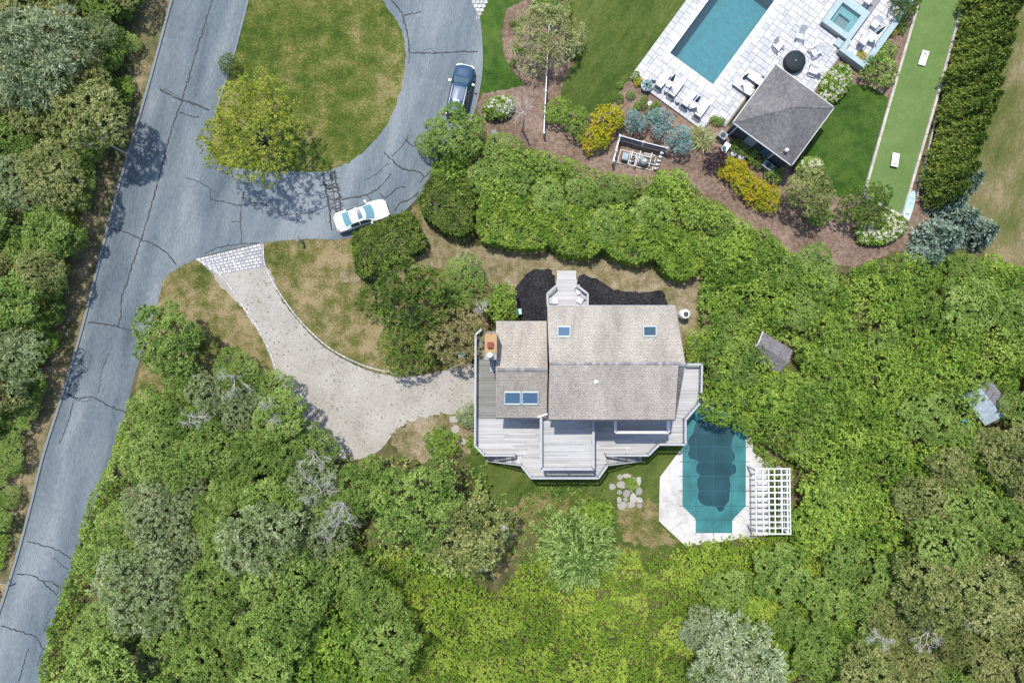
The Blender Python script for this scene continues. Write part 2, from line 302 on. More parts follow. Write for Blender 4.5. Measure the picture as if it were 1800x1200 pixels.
def lobes_crown(name, mat, R0=3.0, h=5.5, nl=16, dens=7, seed=0, flat=.75, lob=(.3, .5), low=-.35, **kw):
    """crown of overlapping lobes on a dome (radius R0, top at h) -> leaf mesh, lobe list"""
    r = np.random.default_rng(seed); ch = R0 * flat; zc = h - ch
    k = np.arange(nl) + .5; rr = np.sqrt(k / nl) * .78; th = k * 2.39996 + r.uniform(0, 6); rr = np.clip(rr + r.normal(0, .06, nl), 0, .85)
    rr = rr * (1 + .15 * np.sin(2 * th + seed) + .11 * np.sin(3 * th + 2 * seed)); lr = R0 * r.uniform(lob[0], lob[1], nl); lx = R0 * rr * np.cos(th); ly = R0 * rr * np.sin(th)
    lz = zc + np.sqrt(np.clip(1 - rr ** 2, 0, 1)) * (ch) - lr * .8 + r.normal(0, .08 * R0, nl)
    lt = r.uniform(.3, .7, nl); Cs = []; Ns = []; Ts = []
    for i in range(nl):
        n = max(6, int(dens * 4 * np.pi * lr[i] ** 2 * .7)); u = norm(r.normal(0, 1, (n, 3))); u = u[u[:, 2] > low]
        rad = lr[i] * (1 + r.normal(0, .10, (len(u), 1))) * np.array([[1, 1, .85]]); C = np.array([lx[i], ly[i], lz[i]]) + u * rad
        keep = np.ones(len(u), bool)
        for j in range(nl):
            if j != i: keep &= np.linalg.norm((C - np.array([lx[j], ly[j], lz[j]])) / lr[j], axis=1) > .78
        C = C[keep]; u = u[keep]; Cs.append(C); Ns.append(u + np.array([0, 0, .75])); Ts.append(np.clip(lt[i] + r.normal(0, .12, len(C)), 0, 1))
    me = leaf_mesh(name, np.concatenate(Cs), np.concatenate(Ns), np.concatenate(Ts), mat, r=r, **kw)
    return me, list(zip(lx, ly, lz, lr))
def trunk_mesh(name, lobes, h, rad, mat='bark', seed=0):
    rd = random.Random(seed); mb = MB(); fork = h * .35
    mb.tube([(0, 0, -.1), (rd.gauss(0, .05), rd.gauss(0, .05), fork * .5), (0, 0, fork), (rd.gauss(0, .2), rd.gauss(0, .2), h * .7)], [rad * 1.25, rad, rad * .8, rad * .3], 7)
    for x, y, z, lr in lobes[::(6 if len(lobes) > 50 else 3)]:
        mid = (x * .45 + rd.gauss(0, .1), y * .45 + rd.gauss(0, .1), fork + (z - fork) * .55)
        mb.tube([(0, 0, fork * rd.uniform(.6, 1)), mid, (x, y, z)], [rad * .42, rad * .26, rad * .08], 5)
    return mb.mesh(name, mat, True)
def conifer(name, mat, R0, h, tiers, per, seed, dens=9, up=-.15, **kw):
    r = np.random.default_rng(seed); Cs = []; Ns = []; Ts = []
    for k in range(tiers):
        f = k / (tiers - 1); z = h * (.08 + .9 * f); br = R0 * (1 - f) ** .8 + .12
        for j in range(max(5, int(per * (1 - f * .6)))):
            a = 6.2832 * (j / max(5, int(per * (1 - f * .6)))) + k * 1.7 + r.normal(0, .12); L = br * r.uniform(.8, 1.1); n = max(3, int(dens * L))
            t = (np.arange(n) + r.uniform(.2, .8, n)) / n; wob = r.normal(0, .06 * L, n)
            C = np.stack([np.cos(a) * L * t - np.sin(a) * wob, np.sin(a) * L * t + np.cos(a) * wob, z + up * L * t + r.normal(0, .05, n)], 1)
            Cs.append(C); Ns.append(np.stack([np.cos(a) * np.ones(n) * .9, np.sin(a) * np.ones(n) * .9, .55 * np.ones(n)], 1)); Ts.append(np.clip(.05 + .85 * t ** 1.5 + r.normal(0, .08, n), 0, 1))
    return leaf_mesh(name, np.concatenate(Cs), np.concatenate(Ns), np.concatenate(Ts), mat, r=r, **kw), [(0, 0, h * .9, .2)]
def cover_mesh(name, poly_px, mat, blobs=(1.0, 2.2), hts=(.8, 1.8), per=5, dens=8, base=.25, seed=0, edge=1.0, excl=(), **kw):
    """leafy carpet over a px polygon: lumps of random radius and height"""
    r = np.random.default_rng(seed); W_ = np.array([(P(x, y).x, P(x, y).y) for x, y in poly_px]); mn = W_.min(0); mx = W_.max(0)
    poly = [tuple(p) for p in W_]; ex = [[(P(x, y).x, P(x, y).y) for x, y in e] for e in excl]
    area = abs(sum(poly[i][0] * poly[(i + 1) % len(poly)][1] - poly[(i + 1) % len(poly)][0] * poly[i][1] for i in range(len(poly)))) / 2
    nb = int((mx - mn).prod() / (np.mean(blobs) ** 2) * 1.5); bx = r.uniform(mn[0], mx[0], nb); by = r.uniform(mn[1], mx[1], nb); br = r.uniform(*blobs, nb); bh = r.uniform(*hts, nb); bt = r.uniform(.2, .8, nb)
    n = int((mx - mn).prod() * dens); x = r.uniform(mn[0], mx[0], n); y = r.uniform(mn[1], mx[1], n); ins = in_poly(x, y, poly)
    for e in ex: ins &= ~in_poly(x, y, e)
    x = x[ins]; y = y[ins]
    ed = np.full(len(x), 9.)
    for i in range(len(poly)):
        a = np.array(poly[i]); b = np.array(poly[(i + 1) % len(poly)]); ab = b - a; t = np.clip(((x - a[0]) * ab[0] + (y - a[1]) * ab[1]) / max(ab @ ab, 1e-6), 0, 1); ed = np.minimum(ed, np.hypot(x - a[0] - t * ab[0], y - a[1] - t * ab[1]))
    def hf(x, y):
        h = np.full(len(x), base); t = np.full(len(x), .4)
        for i in range(nb):
            d2 = ((x - bx[i]) ** 2 + (y - by[i]) ** 2) / br[i] ** 2; k = d2 < 1
            v = bh[i] * np.sqrt(np.clip(1 - d2, 0, 1)); u = k & (v > h); h[u] = v[u]; t[u] = bt[i]
        return h, t
    h, t = hf(x, y); hx, _ = hf(x + .15, y); hy, _ = hf(x, y + .15); f = np.sqrt(np.clip(ed / edge, .02, 1))
    N = np.stack([-(hx - h) / .15, -(hy - h) / .15, np.ones(len(x)) * 1.5], 1); N = np.clip(N, -2, 2)
    C = np.stack([x, y, h * f * r.uniform(.82, 1.05, len(x))], 1)
    return leaf_mesh(name, C, N, np.clip(t + r.normal(0, .12, len(x)), 0, 1), mat, m=per, r=r, **kw)
LEAF = dict(
    oak=tint_mat('oak_leaf', [(.05, .072, .02), (.145, .175, .05), (.26, .285, .09), (.41, .41, .18)], .6, .3, .2, .15),
    green=tint_mat('broad_leaf', [(.04, .088, .016), (.115, .19, .034), (.205, .30, .06), (.345, .43, .13)], .6, .32, .25, .15),
    lime=tint_mat('vine_leaf', [(.045, .10, .014), (.12, .215, .026), (.21, .315, .044), (.35, .44, .085)], .6, .32, .25, .15),
    limey=tint_mat('meadow_leaf', [(.055, .115, .012), (.145, .24, .022), (.24, .345, .038), (.39, .46, .08)], .6, .32, .2, .15),
    silver=tint_mat('olive_leaf', [(.07, .11, .045), (.165, .22, .085), (.275, .335, .15), (.42, .47, .27)], .65, .28, .2, .15),
    pale=tint_mat('silvery_leaf', [(.10, .14, .07), (.22, .28, .14), (.34, .40, .23), (.48, .53, .36)], .65, .28, .1, .15),
    bluegrey=tint_mat('grey_spruce_needle', [(.045, .08, .05), (.11, .165, .11), (.20, .275, .20), (.32, .40, .32)], .65, .15, .3, .15),
    yellow=tint_mat('elm_leaf', [(.085, .115, .010), (.16, .20, .018), (.235, .275, .032), (.34, .36, .06)], .6, .3, .1, .15),
    dark=tint_mat('juniper_leaf', [(.03, .065, .012), (.08, .135, .022), (.14, .20, .034), (.21, .27, .055)], .65, .2, .3, .15),
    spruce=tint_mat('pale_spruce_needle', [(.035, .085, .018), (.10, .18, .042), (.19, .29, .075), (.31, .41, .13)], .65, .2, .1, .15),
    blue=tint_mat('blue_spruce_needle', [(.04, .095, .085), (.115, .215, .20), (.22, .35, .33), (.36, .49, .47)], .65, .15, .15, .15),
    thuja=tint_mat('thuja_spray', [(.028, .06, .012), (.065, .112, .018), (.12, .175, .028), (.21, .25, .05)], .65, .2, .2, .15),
    gold=tint_mat('gold_leaf', [(.14, .19, .012), (.29, .31, .016), (.42, .37, .02), (.46, .26, .03)], .6, .3, .1, .15),
    willow=tint_mat('variegated_leaf', [(.14, .17, .05), (.27, .29, .11), (.40, .41, .19), (.50, .50, .29)], .65, .25, .1, .15),
    purple=tint_mat('purple_leaf', [(.012, .008, .012), (.035, .02, .03), (.065, .035, .045)], .6, .1),
    flower=tint_mat('hydrangea_petal', [(.42, .44, .25), (.56, .56, .42), (.66, .65, .56)], .7, .2),
    brown=tint_mat('heather_leaf', [(.07, .09, .028), (.15, .16, .05), (.24, .21, .09), (.30, .22, .12)], .7, .2, .2, .15))
# ---------------------------------------------------------------- the ground
def quad_frame(a0, a1, b0, b1):
    return [pf(a0, b0), pf(a1, b0), pf(a1, b1), pf(a0, b1)]
FO = P(1252, 150); FA = R(-36.2)           # patio frame: origin at the pool's corner, a along its short end, b along its long side
ua = Vector((math.cos(FA), math.sin(FA), 0)); ub = Vector((-ua.y, ua.x, 0))
def pf(a, b, z=0): v = FO + ua * (a * .05) + ub * (b * .05); v.z = z; return v
def frame_px(a, b): v = pf(a, b); return (900 + v.x * 20, 600 - v.y * 20)
hole = [pf(-93, 0), pf(0, 0), pf(0, 330), pf(-93, 330)]; G = 600
outer = [Vector((-G, -G, 0)), Vector((G, -G, 0)), Vector((G, G, 0)), Vector((-G, G, 0))]
gm = bpy.data.meshes.new('ground'); gm.from_pydata([tuple(v) for v in outer + hole], [], [(i, (i + 1) % 4, (i + 1) % 4 + 4, i + 4) for i in range(4)]); gm.materials.append(M['soil']); struct('ground', gm)
sheet('dry_verge', [(330, -90), (303, 0), (262, 150), (205, 345), (150, 560), (112, 690), (77, 800), (52, 900), (21, 1010), (-30, 1180), (-140, 1180), (-40, 900), (0, 780), (60, 650), (80, 560), (120, 440), (170, 300), (210, 160), (235, 30), (250, -90)], .004, 'verge', 4, 1.5)
sheet('corner_lawn', [(345, 452), (292, 486), (282, 515), (262, 600), (240, 700), (330, 720), (480, 690), (500, 660), (472, 600), (430, 535), (386, 478)], .004, 'lawn_mix', 4, 1)
sheet('front_lawn', [(462, 426), (540, 420), (612, 419), (700, 390), (742, 352), (800, 380), (840, 480), (860, 590), (830, 640), (760, 655), (700, 660), (640, 646), (580, 615), (530, 570), (490, 515), (466, 465)], .004, 'lawn_mix', 4, 1)
sheet('dry_path', [(735, 360), (760, 395), (800, 430), (840, 432), (1000, 450), (1150, 462), (1240, 490), (1245, 640), (1180, 640), (1180, 545), (1000, 540), (880, 545), (830, 500), (760, 470), (690, 490), (640, 490), (620, 500), (600, 480), (690, 440), (745, 420)], .008, 'path_dry', 4, 2)
sheet('back_lawn', [(840, 790), (1200, 775), (1200, 960), (1100, 960), (1000, 930), (900, 900), (850, 850)], .004, 'lawn_mid', 3, 2)
sheet('dry_corner', [(1090, 890), (1160, 880), (1160, 920), (1195, 955), (1150, 960), (1100, 950)], .008, 'lawn_mix', 4, 3)
sheet('gravel_bed', [(905, 885), (960, 870), (1000, 885), (985, 920), (930, 935), (890, 1000), (870, 1030), (865, 990)], .008, 'lawn_mix', 4, 5)
sheet('side_lawn', [(845, 60), (838, 0), (900, -60), (925, 0), (890, 20), (882, 70), (890, 110), (920, 150), (925, 165), (845, 168)], .006, 'lawn_green', 4, 1)
sheet('garden_bed', [(925, -60), (925, 0), (890, 15), (881, 60), (890, 110), (925, 150), (850, 165), (838, 185), (860, 250), (960, 290), (1060, 330), (1200, 330), (1300, 400), (1390, 450), (1500, 470), (1580, 440), (1640, 420), (1640, 300), (1530, 345), (1470, 320), (1400, 300), (1262, 210), (1235, 228), (1110, 139), (1060, 180), (1000, 170), (1010, 60), (1000, -60)], .008, 'mulch', 0, 1)
sheet('garden_bed', [(1470, 100), (1515, 122), (1592, 15), (1570, -60), (1650, -60), (1560, 180), (1490, 152), (1440, 180), (1400, 170)], .008, 'mulch', 0, 1)
sheet('pool_lawn', [(1010, -60), (1260, -60), (1208, 0), (1106, 140), (1090, 160), (1072, 195), (1020, 205), (985, 180), (985, 160), (1008, 110), (1000, 40)], .012, 'lawn_mid', 0, 1)
sheet('pool_house_lawn', [(1490, 148), (1528, 150), (1562, 172), (1519, 335), (1480, 348), (1430, 340), (1400, 300), (1430, 235)], .012, 'lawn_green', 0, 1)
sheet('dry_field', [(1790, -90), (1700, 330), (1690, 420), (1780, 480), (2200, 480), (2200, -90)], .012, 'lawn_dry', 0, 2)
road_out = [(330, -90), (303, 0), (262, 150), (205, 345), (150, 560), (112, 690), (77, 800), (52, 900), (21, 1010), (-40, 1190), (-70, 1290), (50, 1290), (78, 1200), (90, 1110), (120, 1020), (165, 890), (206, 800), (221, 725), (240, 650), (265, 575), (282, 515), (292, 486), (345, 455), (400, 440), (462, 427), (540, 420), (612, 419), (690, 386), (735, 347), (772, 300), (812, 243), (838, 180), (848, 100), (845, 40), (835, 0), (800, -90)]
road = sheet('road', road_out, .016, 'asphalt', 4)
sheet('road_island', [(455, -90), (437, 0), (412, 95), (388, 170), (368, 240), (380, 285), (430, 297), (520, 302), (588, 297), (645, 262), (690, 200), (712, 120), (706, 55), (672, 0), (620, -90)], .024, 'island', 5, 1)
drive = [(376, 482), (425, 540), (466, 605), (490, 675), (530, 725), (540, 770), (600, 808), (660, 795), (690, 765), (720, 742), (780, 728), (838, 722), (838, 640), (765, 655), (700, 662), (640, 648), (580, 617), (530, 572), (490, 518), (466, 470)]
sheet('gravel_driveway', drive, .020, 'gravel', 4, .8)
sheet('dirt_patch', [(690, 770), (730, 735), (790, 730), (835, 735), (835, 790), (780, 800), (720, 810)], .024, 'path_dry', 4, 4)
sheet('mulch_bed', [(910, 545), (905, 510), (930, 478), (950, 474), (975, 485), (975, 590), (900, 590)], .016, 'black_mulch', 4, 1.2)
sheet('mulch_bed', [(1012, 500), (1022, 484), (1048, 490), (1080, 508), (1130, 514), (1165, 512), (1170, 530), (1165, 560), (1012, 560)], .016, 'black_mulch', 4, 1.2)
# kerbs and cracks (children of the road)
mb = MB(); strip(mb, smooth_line([(330, -90), (303, 0), (262, 150), (205, 345), (150, 560), (112, 690), (77, 800), (52, 900), (21, 1010), (-40, 1190)], 6, False), 4, 0, .13)
link('kerb', mb.mesh('kerb', 'kerb'), road)
for pts in ([(437, 0), (412, 95), (388, 170), (372, 225)], [(838, 20), (848, 100), (838, 180), (815, 238)]):
    mb = MB(); strip(mb, smooth_line(pts, 6, False), 2.6, 0, .09); link('kerb', mb.mesh('kerb', 'kerb'), road)
cracks = [([(375, -5), (355, 60), (320, 175), (300, 235), (275, 330), (255, 400), (225, 490), (213, 530), (213, 552), (207, 575)], 1.7), ([(281, 157), (300, 168), (320, 176), (345, 184), (368, 194)], 2.6), ([(281, 160), (292, 157), (306, 166), (320, 174)], .8), ([(316, 197), (330, 204), (350, 206)], 2),
 ([(198, 401), (225, 410), (250, 421), (275, 432), (295, 447), (310, 465)], 1.6), ([(155, 566), (175, 568), (205, 574), (235, 583)], 1.7), ([(328, 312), (350, 320), (377, 337)], 1), ([(370, 336), (371, 350), (392, 354), (424, 361), (450, 356), (470, 361)], 1.4), ([(424, 361), (423, 400), (425, 428)], 1.2), ([(424, 358), (428, 345), (432, 330)], 1), ([(407, 391), (424, 389)], .8),
 ([(358, 446), (385, 435), (420, 429), (455, 427)], 1.3), ([(135, 610), (150, 618), (142, 640), (155, 650), (130, 665), (120, 690)], 1), ([(118, 692), (140, 700), (160, 697), (190, 712), (221, 725)], 1.6), ([(120, 694), (145, 705), (160, 700)], 1), ([(130, 705), (120, 740), (105, 780)], 1.1), ([(193, 620), (180, 650), (173, 690)], .8),
 ([(48, 951), (75, 958), (105, 968), (127, 983)], 1.4), ([(30, 1008), (55, 1010), (75, 1022), (100, 1045)], 1.6), ([(70, 1020), (90, 1022), (104, 1031), (92, 1020)], 1.1), ([(2, 1098), (30, 1108), (62, 1118), (75, 1138), (86, 1143)], 1.5), ([(76, 1140), (65, 1170)], 1), ([(50, 1138), (33, 1198)], 1.2), ([(95, 978), (105, 990), (121, 1000)], .8), ([(87, 1085), (77, 1110)], .9),
 ([(688, 0), (705, 22), (712, 45), (718, 70), (720, 93)], 1.8), ([(709, 28), (740, 21)], 1.2), ([(720, 93), (760, 94), (800, 92), (840, 91)], 1.8), ([(740, 92), (755, 87), (765, 92)], .8), ([(720, 95), (718, 112)], .7), ([(675, 268), (690, 283), (710, 298), (735, 301), (747, 310), (757, 300)], 1.9), ([(747, 310), (738, 322)], 1), ([(718, 237), (712, 250), (690, 275)], 1.2), ([(712, 246), (730, 258), (752, 262)], 1.5), ([(640, 318), (665, 303), (682, 287)], .9),
 ([(600, 350), (640, 344), (665, 330), (688, 306)], 1.8), ([(645, 343), (652, 352)], 1), ([(667, 340), (678, 347), (700, 330), (714, 329)], 1.5), ([(695, 372), (700, 360), (720, 350), (737, 338)], 1.7), ([(500, 378), (540, 374), (562, 368), (575, 362)], 1), ([(567, 304), (572, 330), (578, 360), (583, 405)], 2.4), ([(588, 300), (592, 325), (597, 350), (600, 375)], 2.2), ([(580, 300), (585, 330), (592, 372)], 1.2)]
for k in range(17): y = 304 + k * 4.1; x0 = 568 + (y - 304) * .16; cracks.append(([(x0 - random.uniform(0, 6), y), (x0 + 8, y + random.uniform(-6, 6)), (x0 + 14, y + random.uniform(-6, 8)), (x0 + 22 + random.uniform(0, 6), y + random.uniform(-4, 4))], random.uniform(.7, 1.5)))
for i, (pts, wd) in enumerate(cracks):
    q = rough_line(smooth_line(pts, 4, False), 3, .7, False); mb = MB(); strip(mb, q, [max(.8, wd * random.uniform(.8, 1.7)) for _ in q], .0205, .002 + .0001 * i)
    link('tar_seam', mb.mesh('tar_seam', 'tar'), road)
# driveway apron of granite setts, stone edging
ap = thing('driveway_apron', 'pale granite sett apron where the gravel driveway meets the road', 'paving', P(405, 452))
sheet_m = MB().prism([tuple(P(*p).xy - ap.location.xy) for p in [(345, 455), (462, 427), (465, 470), (376, 482)]], .017, .028); part(ap, 'joint_bed', sheet_m, 'grout')
for r_ in range(7):
    x0 = 347 + r_ * 5.2; y0 = 457 + r_ * 4.0; x1 = 461.5; y1 = 430 + r_ * 6.1; n = int((x1 - x0) / 7.0)
    for k in range(n):
        f = (k + .5 + (.4 if r_ % 2 else 0)) / (n + .4); c = P(x0 + (x1 - x0) * f, y0 + (y1 - y0) * f) - ap.location; an = -math.atan2(y1 - y0, x1 - x0)
        part(ap, 'paving_sett', MB().box((c.x, c.y, .05), (.29 * random.uniform(.9, 1.05), .21 * random.uniform(.9, 1.05), .06 + random.uniform(0, .015)), an + random.gauss(0, .04), random.random()), 'sett')
for pts in ([(345, 456), (385, 480), (428, 538), (469, 604), (492, 670)], [(463, 430), (467, 468), (492, 515), (532, 568), (582, 613), (642, 643), (700, 657)]):
    e = thing('stone_edging', 'row of pale edging stones along the %s side of the gravel driveway' % ('road' if pts[0][0] < 400 else 'house'), 'edging', P(*pts[1])); q = smooth_line(pts, 9, False)
    for a, b in zip(q[:-1], q[1:]):
        A = P(*a) - e.location; B = P(*b) - e.location; nseg = max(1, int((B - A).length / .3))
        for k in range(nseg): c = A.lerp(B, (k + .5) / nseg); part(e, 'edging_stone', MB().box((c.x, c.y, .04), ((B - A).length / nseg * .9, .1, .1), math.atan2(B.y - A.y, B.x - A.x), random.random()), 'sett')
ap2 = thing('driveway_apron', 'pale sett apron at the top of the turning loop beside the green lawn', 'paving', P(842, 8))
for i in range(9):
    for j in range(9):
        x = 812 + j * 7 + (i % 2) * 3; y = -24 + i * 7
        if in_poly(np.array([x]), np.array([y]), [(815, -30), (875, -30), (842, 40)])[0]:
            c = P(x, y) - ap2.location; part(ap2, 'paving_sett', MB().box((c.x, c.y, .03), (.3, .3, .06), R(20), random.random()), 'sett')
# ---------------------------------------------------------------- house
def roof_plane(mb_pts, uvdir=None): return mb_pts
def roof_mesh(name, quad, mat, thick=.15):
    """slab with its top on the quad (eave-left, eave-right, ridge-right, ridge-left); UV in metres along eave / up slope"""
    q = [Vector(p) for p in quad]; n = (q[1] - q[0]).cross(q[3] - q[0]).normalized()
    if n.z < 0: n = -n
    vs = q + [p - n * thick for p in q]; me = bpy.data.meshes.new(name)
    fs = [(0, 1, 2, 3), (7, 6, 5, 4), (0, 4, 5, 1), (1, 5, 6, 2), (2, 6, 7, 3), (3, 7, 4, 0)]
    if (q[1] - q[0]).cross(q[3] - q[0]).z < 0: fs = [f[::-1] for f in fs]
    me.from_pydata([tuple(v) for v in vs], [], fs); me.materials.append(M[mat]); uv = me.uv_layers.new(name='UVMap'); e = (q[1] - q[0]).normalized(); s = n.cross(e)
    for lp in me.loops: v = me.vertices[lp.vertex_index].co - q[0]; uv.data[lp.index].uv = (v.dot(e), v.dot(s))
    return me
hz = P(1050, 640); hz.z = 0
house = thing('house', 'grey shingled house with tan gable roofs, skylights and a shed dormer', 'house', (0, 0, 0))
X0, X1, XD, XW = 2.71, 12.58, 12.05, -1.26
yN = P(0, 537, 7.5).y; yR = P(0, 640, 10.5).y; yS = P(0, 737, 9.5).y; yS6 = yR - (yN - yR)
wN = P(0, 564, 6).y; wR = P(0, 650, 7.8).y; wS = P(0, 734, 6).y
def zN(y): return 10.5 - (y - yR) / (yN - yR) * 3
def zD(y): return 10.52 - (yR - y) / (yR - yS) * 1.0
def zW(y): return 7.8 - ((y - wR) / (wN - wR) if y > wR else (wR - y) / (wR - wS)) * 1.8
rf = link('roof', roof_mesh('roof', [(X0, yN, 7.5), (X1, yN, 7.5), (X1, yR, 10.5), (X0, yR, 10.5)], 'shingle'), house); rf['label'] = 'long tan shingled north slope with two skylights'
link('roof', roof_mesh('roof', [(X0, yS6, 7.5), (X1, yS6, 7.5), (X1, yR, 10.49), (X0, yR, 10.49)], 'shingle_grey'), house)
dr = link('dormer_roof', roof_mesh('dormer_roof', [(X0 + .01, yS, 9.52), (XD, yS, 9.52), (XD, yR - .01, 10.52), (X0 + .01, yR - .01, 10.52)], 'shingle'), house)
w1 = link('roof', roof_mesh('roof', [(XW, wN, 6), (X0 + .02, wN, 6), (X0 + .02, wR, 7.8), (XW, wR, 7.8)], 'shingle'), house)
w2 = link('roof', roof_mesh('roof', [(XW, wS, 6), (X0 + .02, wS, 6), (X0 + .02, wR, 7.79), (XW, wR, 7.79)], 'shingle'), house)
for x0, x1, y, z, pr in ((X0, X1, yR, 10.53, rf), (XW + .15, X0, wR, 7.82, w1)):
    n = int((x1 - x0) / .28)
    for k in range(n):
        x = x0 + (k + .5) * (x1 - x0) / n; b = MB(); t = random.random()
        b.add([(x - .15, y + .16, z - .09), (x + .15, y + .16, z - .09), (x + .15, y, z + .02), (x - .15, y, z + .035), (x - .15, y - .16, z - .08), (x + .15, y - .16, z - .08)], [(0, 3, 2, 1), (3, 4, 5, 2)], t); link('ridge_shingle', b.mesh('ridge_shingle', 'ridge'), pr)
def wall(b, pts, z0, z1): b.prism(pts, z0, z1)
b = MB(); b.box(((X0 + X1) / 2, (yN + yS6) / 2, 3.65), (X1 - X0 - .7, yN - yS6 - .8, 7.3)); part(house, 'wall', b, 'cedar')
b = MB(); b.add([(X1 - .36, yN - .3, 7.3), (X1 - .36, yS6 + .3, 7.3), (X1 - .36, yR, 10.3), (X0 + .3, yN - .3, 7.3), (X0 + .3, yS6 + .3, 7.3), (X0 + .3, yR, 10.3)], [(0, 2, 1), (3, 4, 5)]); part(house, 'gable_wall', b, 'cedar')
b = MB(); b.box(((X0 + XD) / 2, (yR + yS) / 2 + .2, 8.4), (XD - X0 - .3, yR - yS - .3, 1.9)); part(house, 'dormer_wall', b, 'cedar')
b = MB(); b.box(((XW + X0) / 2, (wN + wS) / 2, 2.95), (X0 - XW - .6, wN - wS - .7, 5.9)); part(house, 'wall', b, 'cedar')
b = MB(); b.add([(XW + .35, wN - .3, 5.9), (XW + .35, wS + .3, 5.9), (XW + .35, wR, 7.65)], [(0, 1, 2)]); part(house, 'gable_wall', b, 'cedar')
for a, c, m in (((X0, yN - .02, 7.4), (X1, yN - .02, 7.4), 'steel'), ((X0, yS - .05, 9.43), (XD, yS - .05, 9.43), 'charcoal'), ((XW, wS - .04, 5.9), (X0 - .2, wS - .04, 5.9), 'charcoal')):
    part(house, 'gutter', MB().beam(a, c, .12, .1), m)
# white trim by the upper deck
part(house, 'rake_board', MB().beam(P(945, 733, 6.2), P(965, 726, 6.4), .14, .06), 'white')
def skylight(px0, px1, py0, py1, zf, slope, glass='sky_glass'):
    def hit(px, py):
        z = 8.0
        for _ in range(25): z = zf(P(px, py, z).y)
        return P(px, py, z)
    A = hit(px0, py1); B = hit(px1, py1); C = hit(px1, py0); D = hit(px0, py0); n = (B - A).cross(D - A).normalized()
    if n.z < 0: n = -n
    fr = MB()
    for p, q in ((A, B), (B, C), (C, D), (D, A)): fr.beam(p + n * .07, q + n * .07, .11, .16)
    o = part(house, 'skylight', fr, 'frame'); g = MB(); g.add([v + n * .10 for v in (A, B, C, D)], [(0, 1, 2, 3)]); link('pane', g.mesh('pane', glass), o); return o
skylight(980, 1002, 574.5, 592, zN, 0); skylight(1130.5, 1153, 574, 591.5, zN, 0, 'dark_glass'); skylight(887, 915, 688, 709, zW, 0); skylight(918, 946, 688, 709, zW, 0)
v = P(1048, 671, 10.3); b = MB(); b.cyl((v.x, v.y, zD(v.y) - .05), .07, .4, 10); b.cyl((v.x, v.y, zD(v.y) + .02), .16, .03, 12); part(house, 'vent_pipe', b, 'white')
# chimney
cz = 9.1; A = P(852.5, 587, cz); B = P(873, 632, cz)
ch = MB().box(((A.x + B.x) / 2, (A.y + B.y) / 2, cz / 2), (B.x - A.x, A.y - B.y, cz - .06)); cho = part(house, 'chimney', ch, 'cedar')
A2 = P(852.5, 587, cz); B2 = P(873, 620, cz); link('cap', MB().box(((A2.x + B2.x) / 2, (A2.y + B2.y) / 2, cz), (B2.x - A2.x + .04, A2.y - B2.y + .04, .06)).mesh('cap', 'rust'), cho)
v = P(861.5, 606, 9.4); link('flue', MB().box((v.x, v.y, 9.3), (.42, .42, .36)).mesh('flue', 'flue'), cho)
v = P(861, 623.5, 9.7); link('flue_pipe', MB().cyl((v.x, v.y, 9.0), .12, .6, 12).cyl((v.x, v.y, 9.6), .2, .12, 14).mesh('flue_pipe', 'white'), cho)
v = P(865.5, 642, 5); part(house, 'wall_duct', MB().box((v.x, v.y, 4.9), (.36, .95, .5)).cyl((v.x + .1, v.y - .6, 2.7), .06, 2.2, 8), 'steel')
# ---------------------------------------------------------------- deck
ZD = 2.75
deck = thing('deck', 'weathered grey wooden deck wrapped around the house with two stairs', 'deck', (0, 0, 0))
dk = [(838, 582), (836, 782), (851, 799), (920, 799), (917, 818), (934, 838), (1051, 838), (1066, 818), (1064, 799), (1140, 799), (1158, 780), (1203, 780), (1203, 738), (1228, 709), (1231, 640), (1100, 640), (1100, 600), (900, 600), (900, 582)]
def boards(poly, z, mat, wd=.14, gap=.012, name='deck_boards', old=None):
    b = MB(); ys = [p[1] for p in poly]; y = min(ys) + wd / 2
    while y < max(ys):
        xs = []
        for i in range(len(poly)):
            (xa, ya), (xb, yb) = poly[i], poly[(i + 1) % len(poly)]
            if (ya > y) != (yb > y): xs.append(xa + (y - ya) / (yb - ya) * (xb - xa))
        xs.sort()
        for x0, x1 in zip(xs[::2], xs[1::2]):
            x = x0
            while x < x1 - .01:
                e = min(x1, x + random.uniform(2.0, 4.2)); e = x1 if x1 - e < .5 else e
                b.box(((x + e) / 2, y, z - .02), (e - x - .006, wd - gap, .04), 0, min(1, max(0, random.gauss(.55, .13)))); x = e
        y += wd
    return b
WP = lambda L, z: [tuple(P(x, y, z).xy) for x, y in L]
dk1 = [(836.6, 735), (836, 782), (851, 799), (920, 799), (917, 818), (934, 838), (1051, 838), (1066, 818), (1064, 799), (1140, 799), (1158, 780), (1203, 780), (1203, 738), (1207, 735)]
dk2 = [(838, 582), (836.6, 734.6), (890, 734.6), (890, 582)]; dk3 = [(1180, 640), (1180, 734.6), (1207.3, 734.6), (1228, 709), (1231, 640)]
for q_, m_ in ((dk1, 'deck'), (dk2, 'deck_old'), (dk3, 'deck')): ob = part(deck, 'deck_boards', boards(WP(q_, ZD), ZD, m_), m_); ob['kind'] = 'stuff'
fas = MB(); pw = WP(dk[:15], ZD)
for a, c in zip(pw[:-1], pw[1:]): fas.beam((a[0], a[1], ZD - .16), (c[0], c[1], ZD - .16), .05, .24)
part(deck, 'fascia', fas, 'rail')
for x, y in [(840, 600), (840, 700), (840, 780), (853, 797), (936, 836), (1050, 836), (1140, 796), (1160, 778), (1200, 778), (1200, 740), (1226, 700), (990, 836)]:
    v = P(x, y, ZD); part(deck, 'post', MB().box((v.x, v.y, ZD / 2 - .05), (.14, .14, ZD - .1)), 'rail')
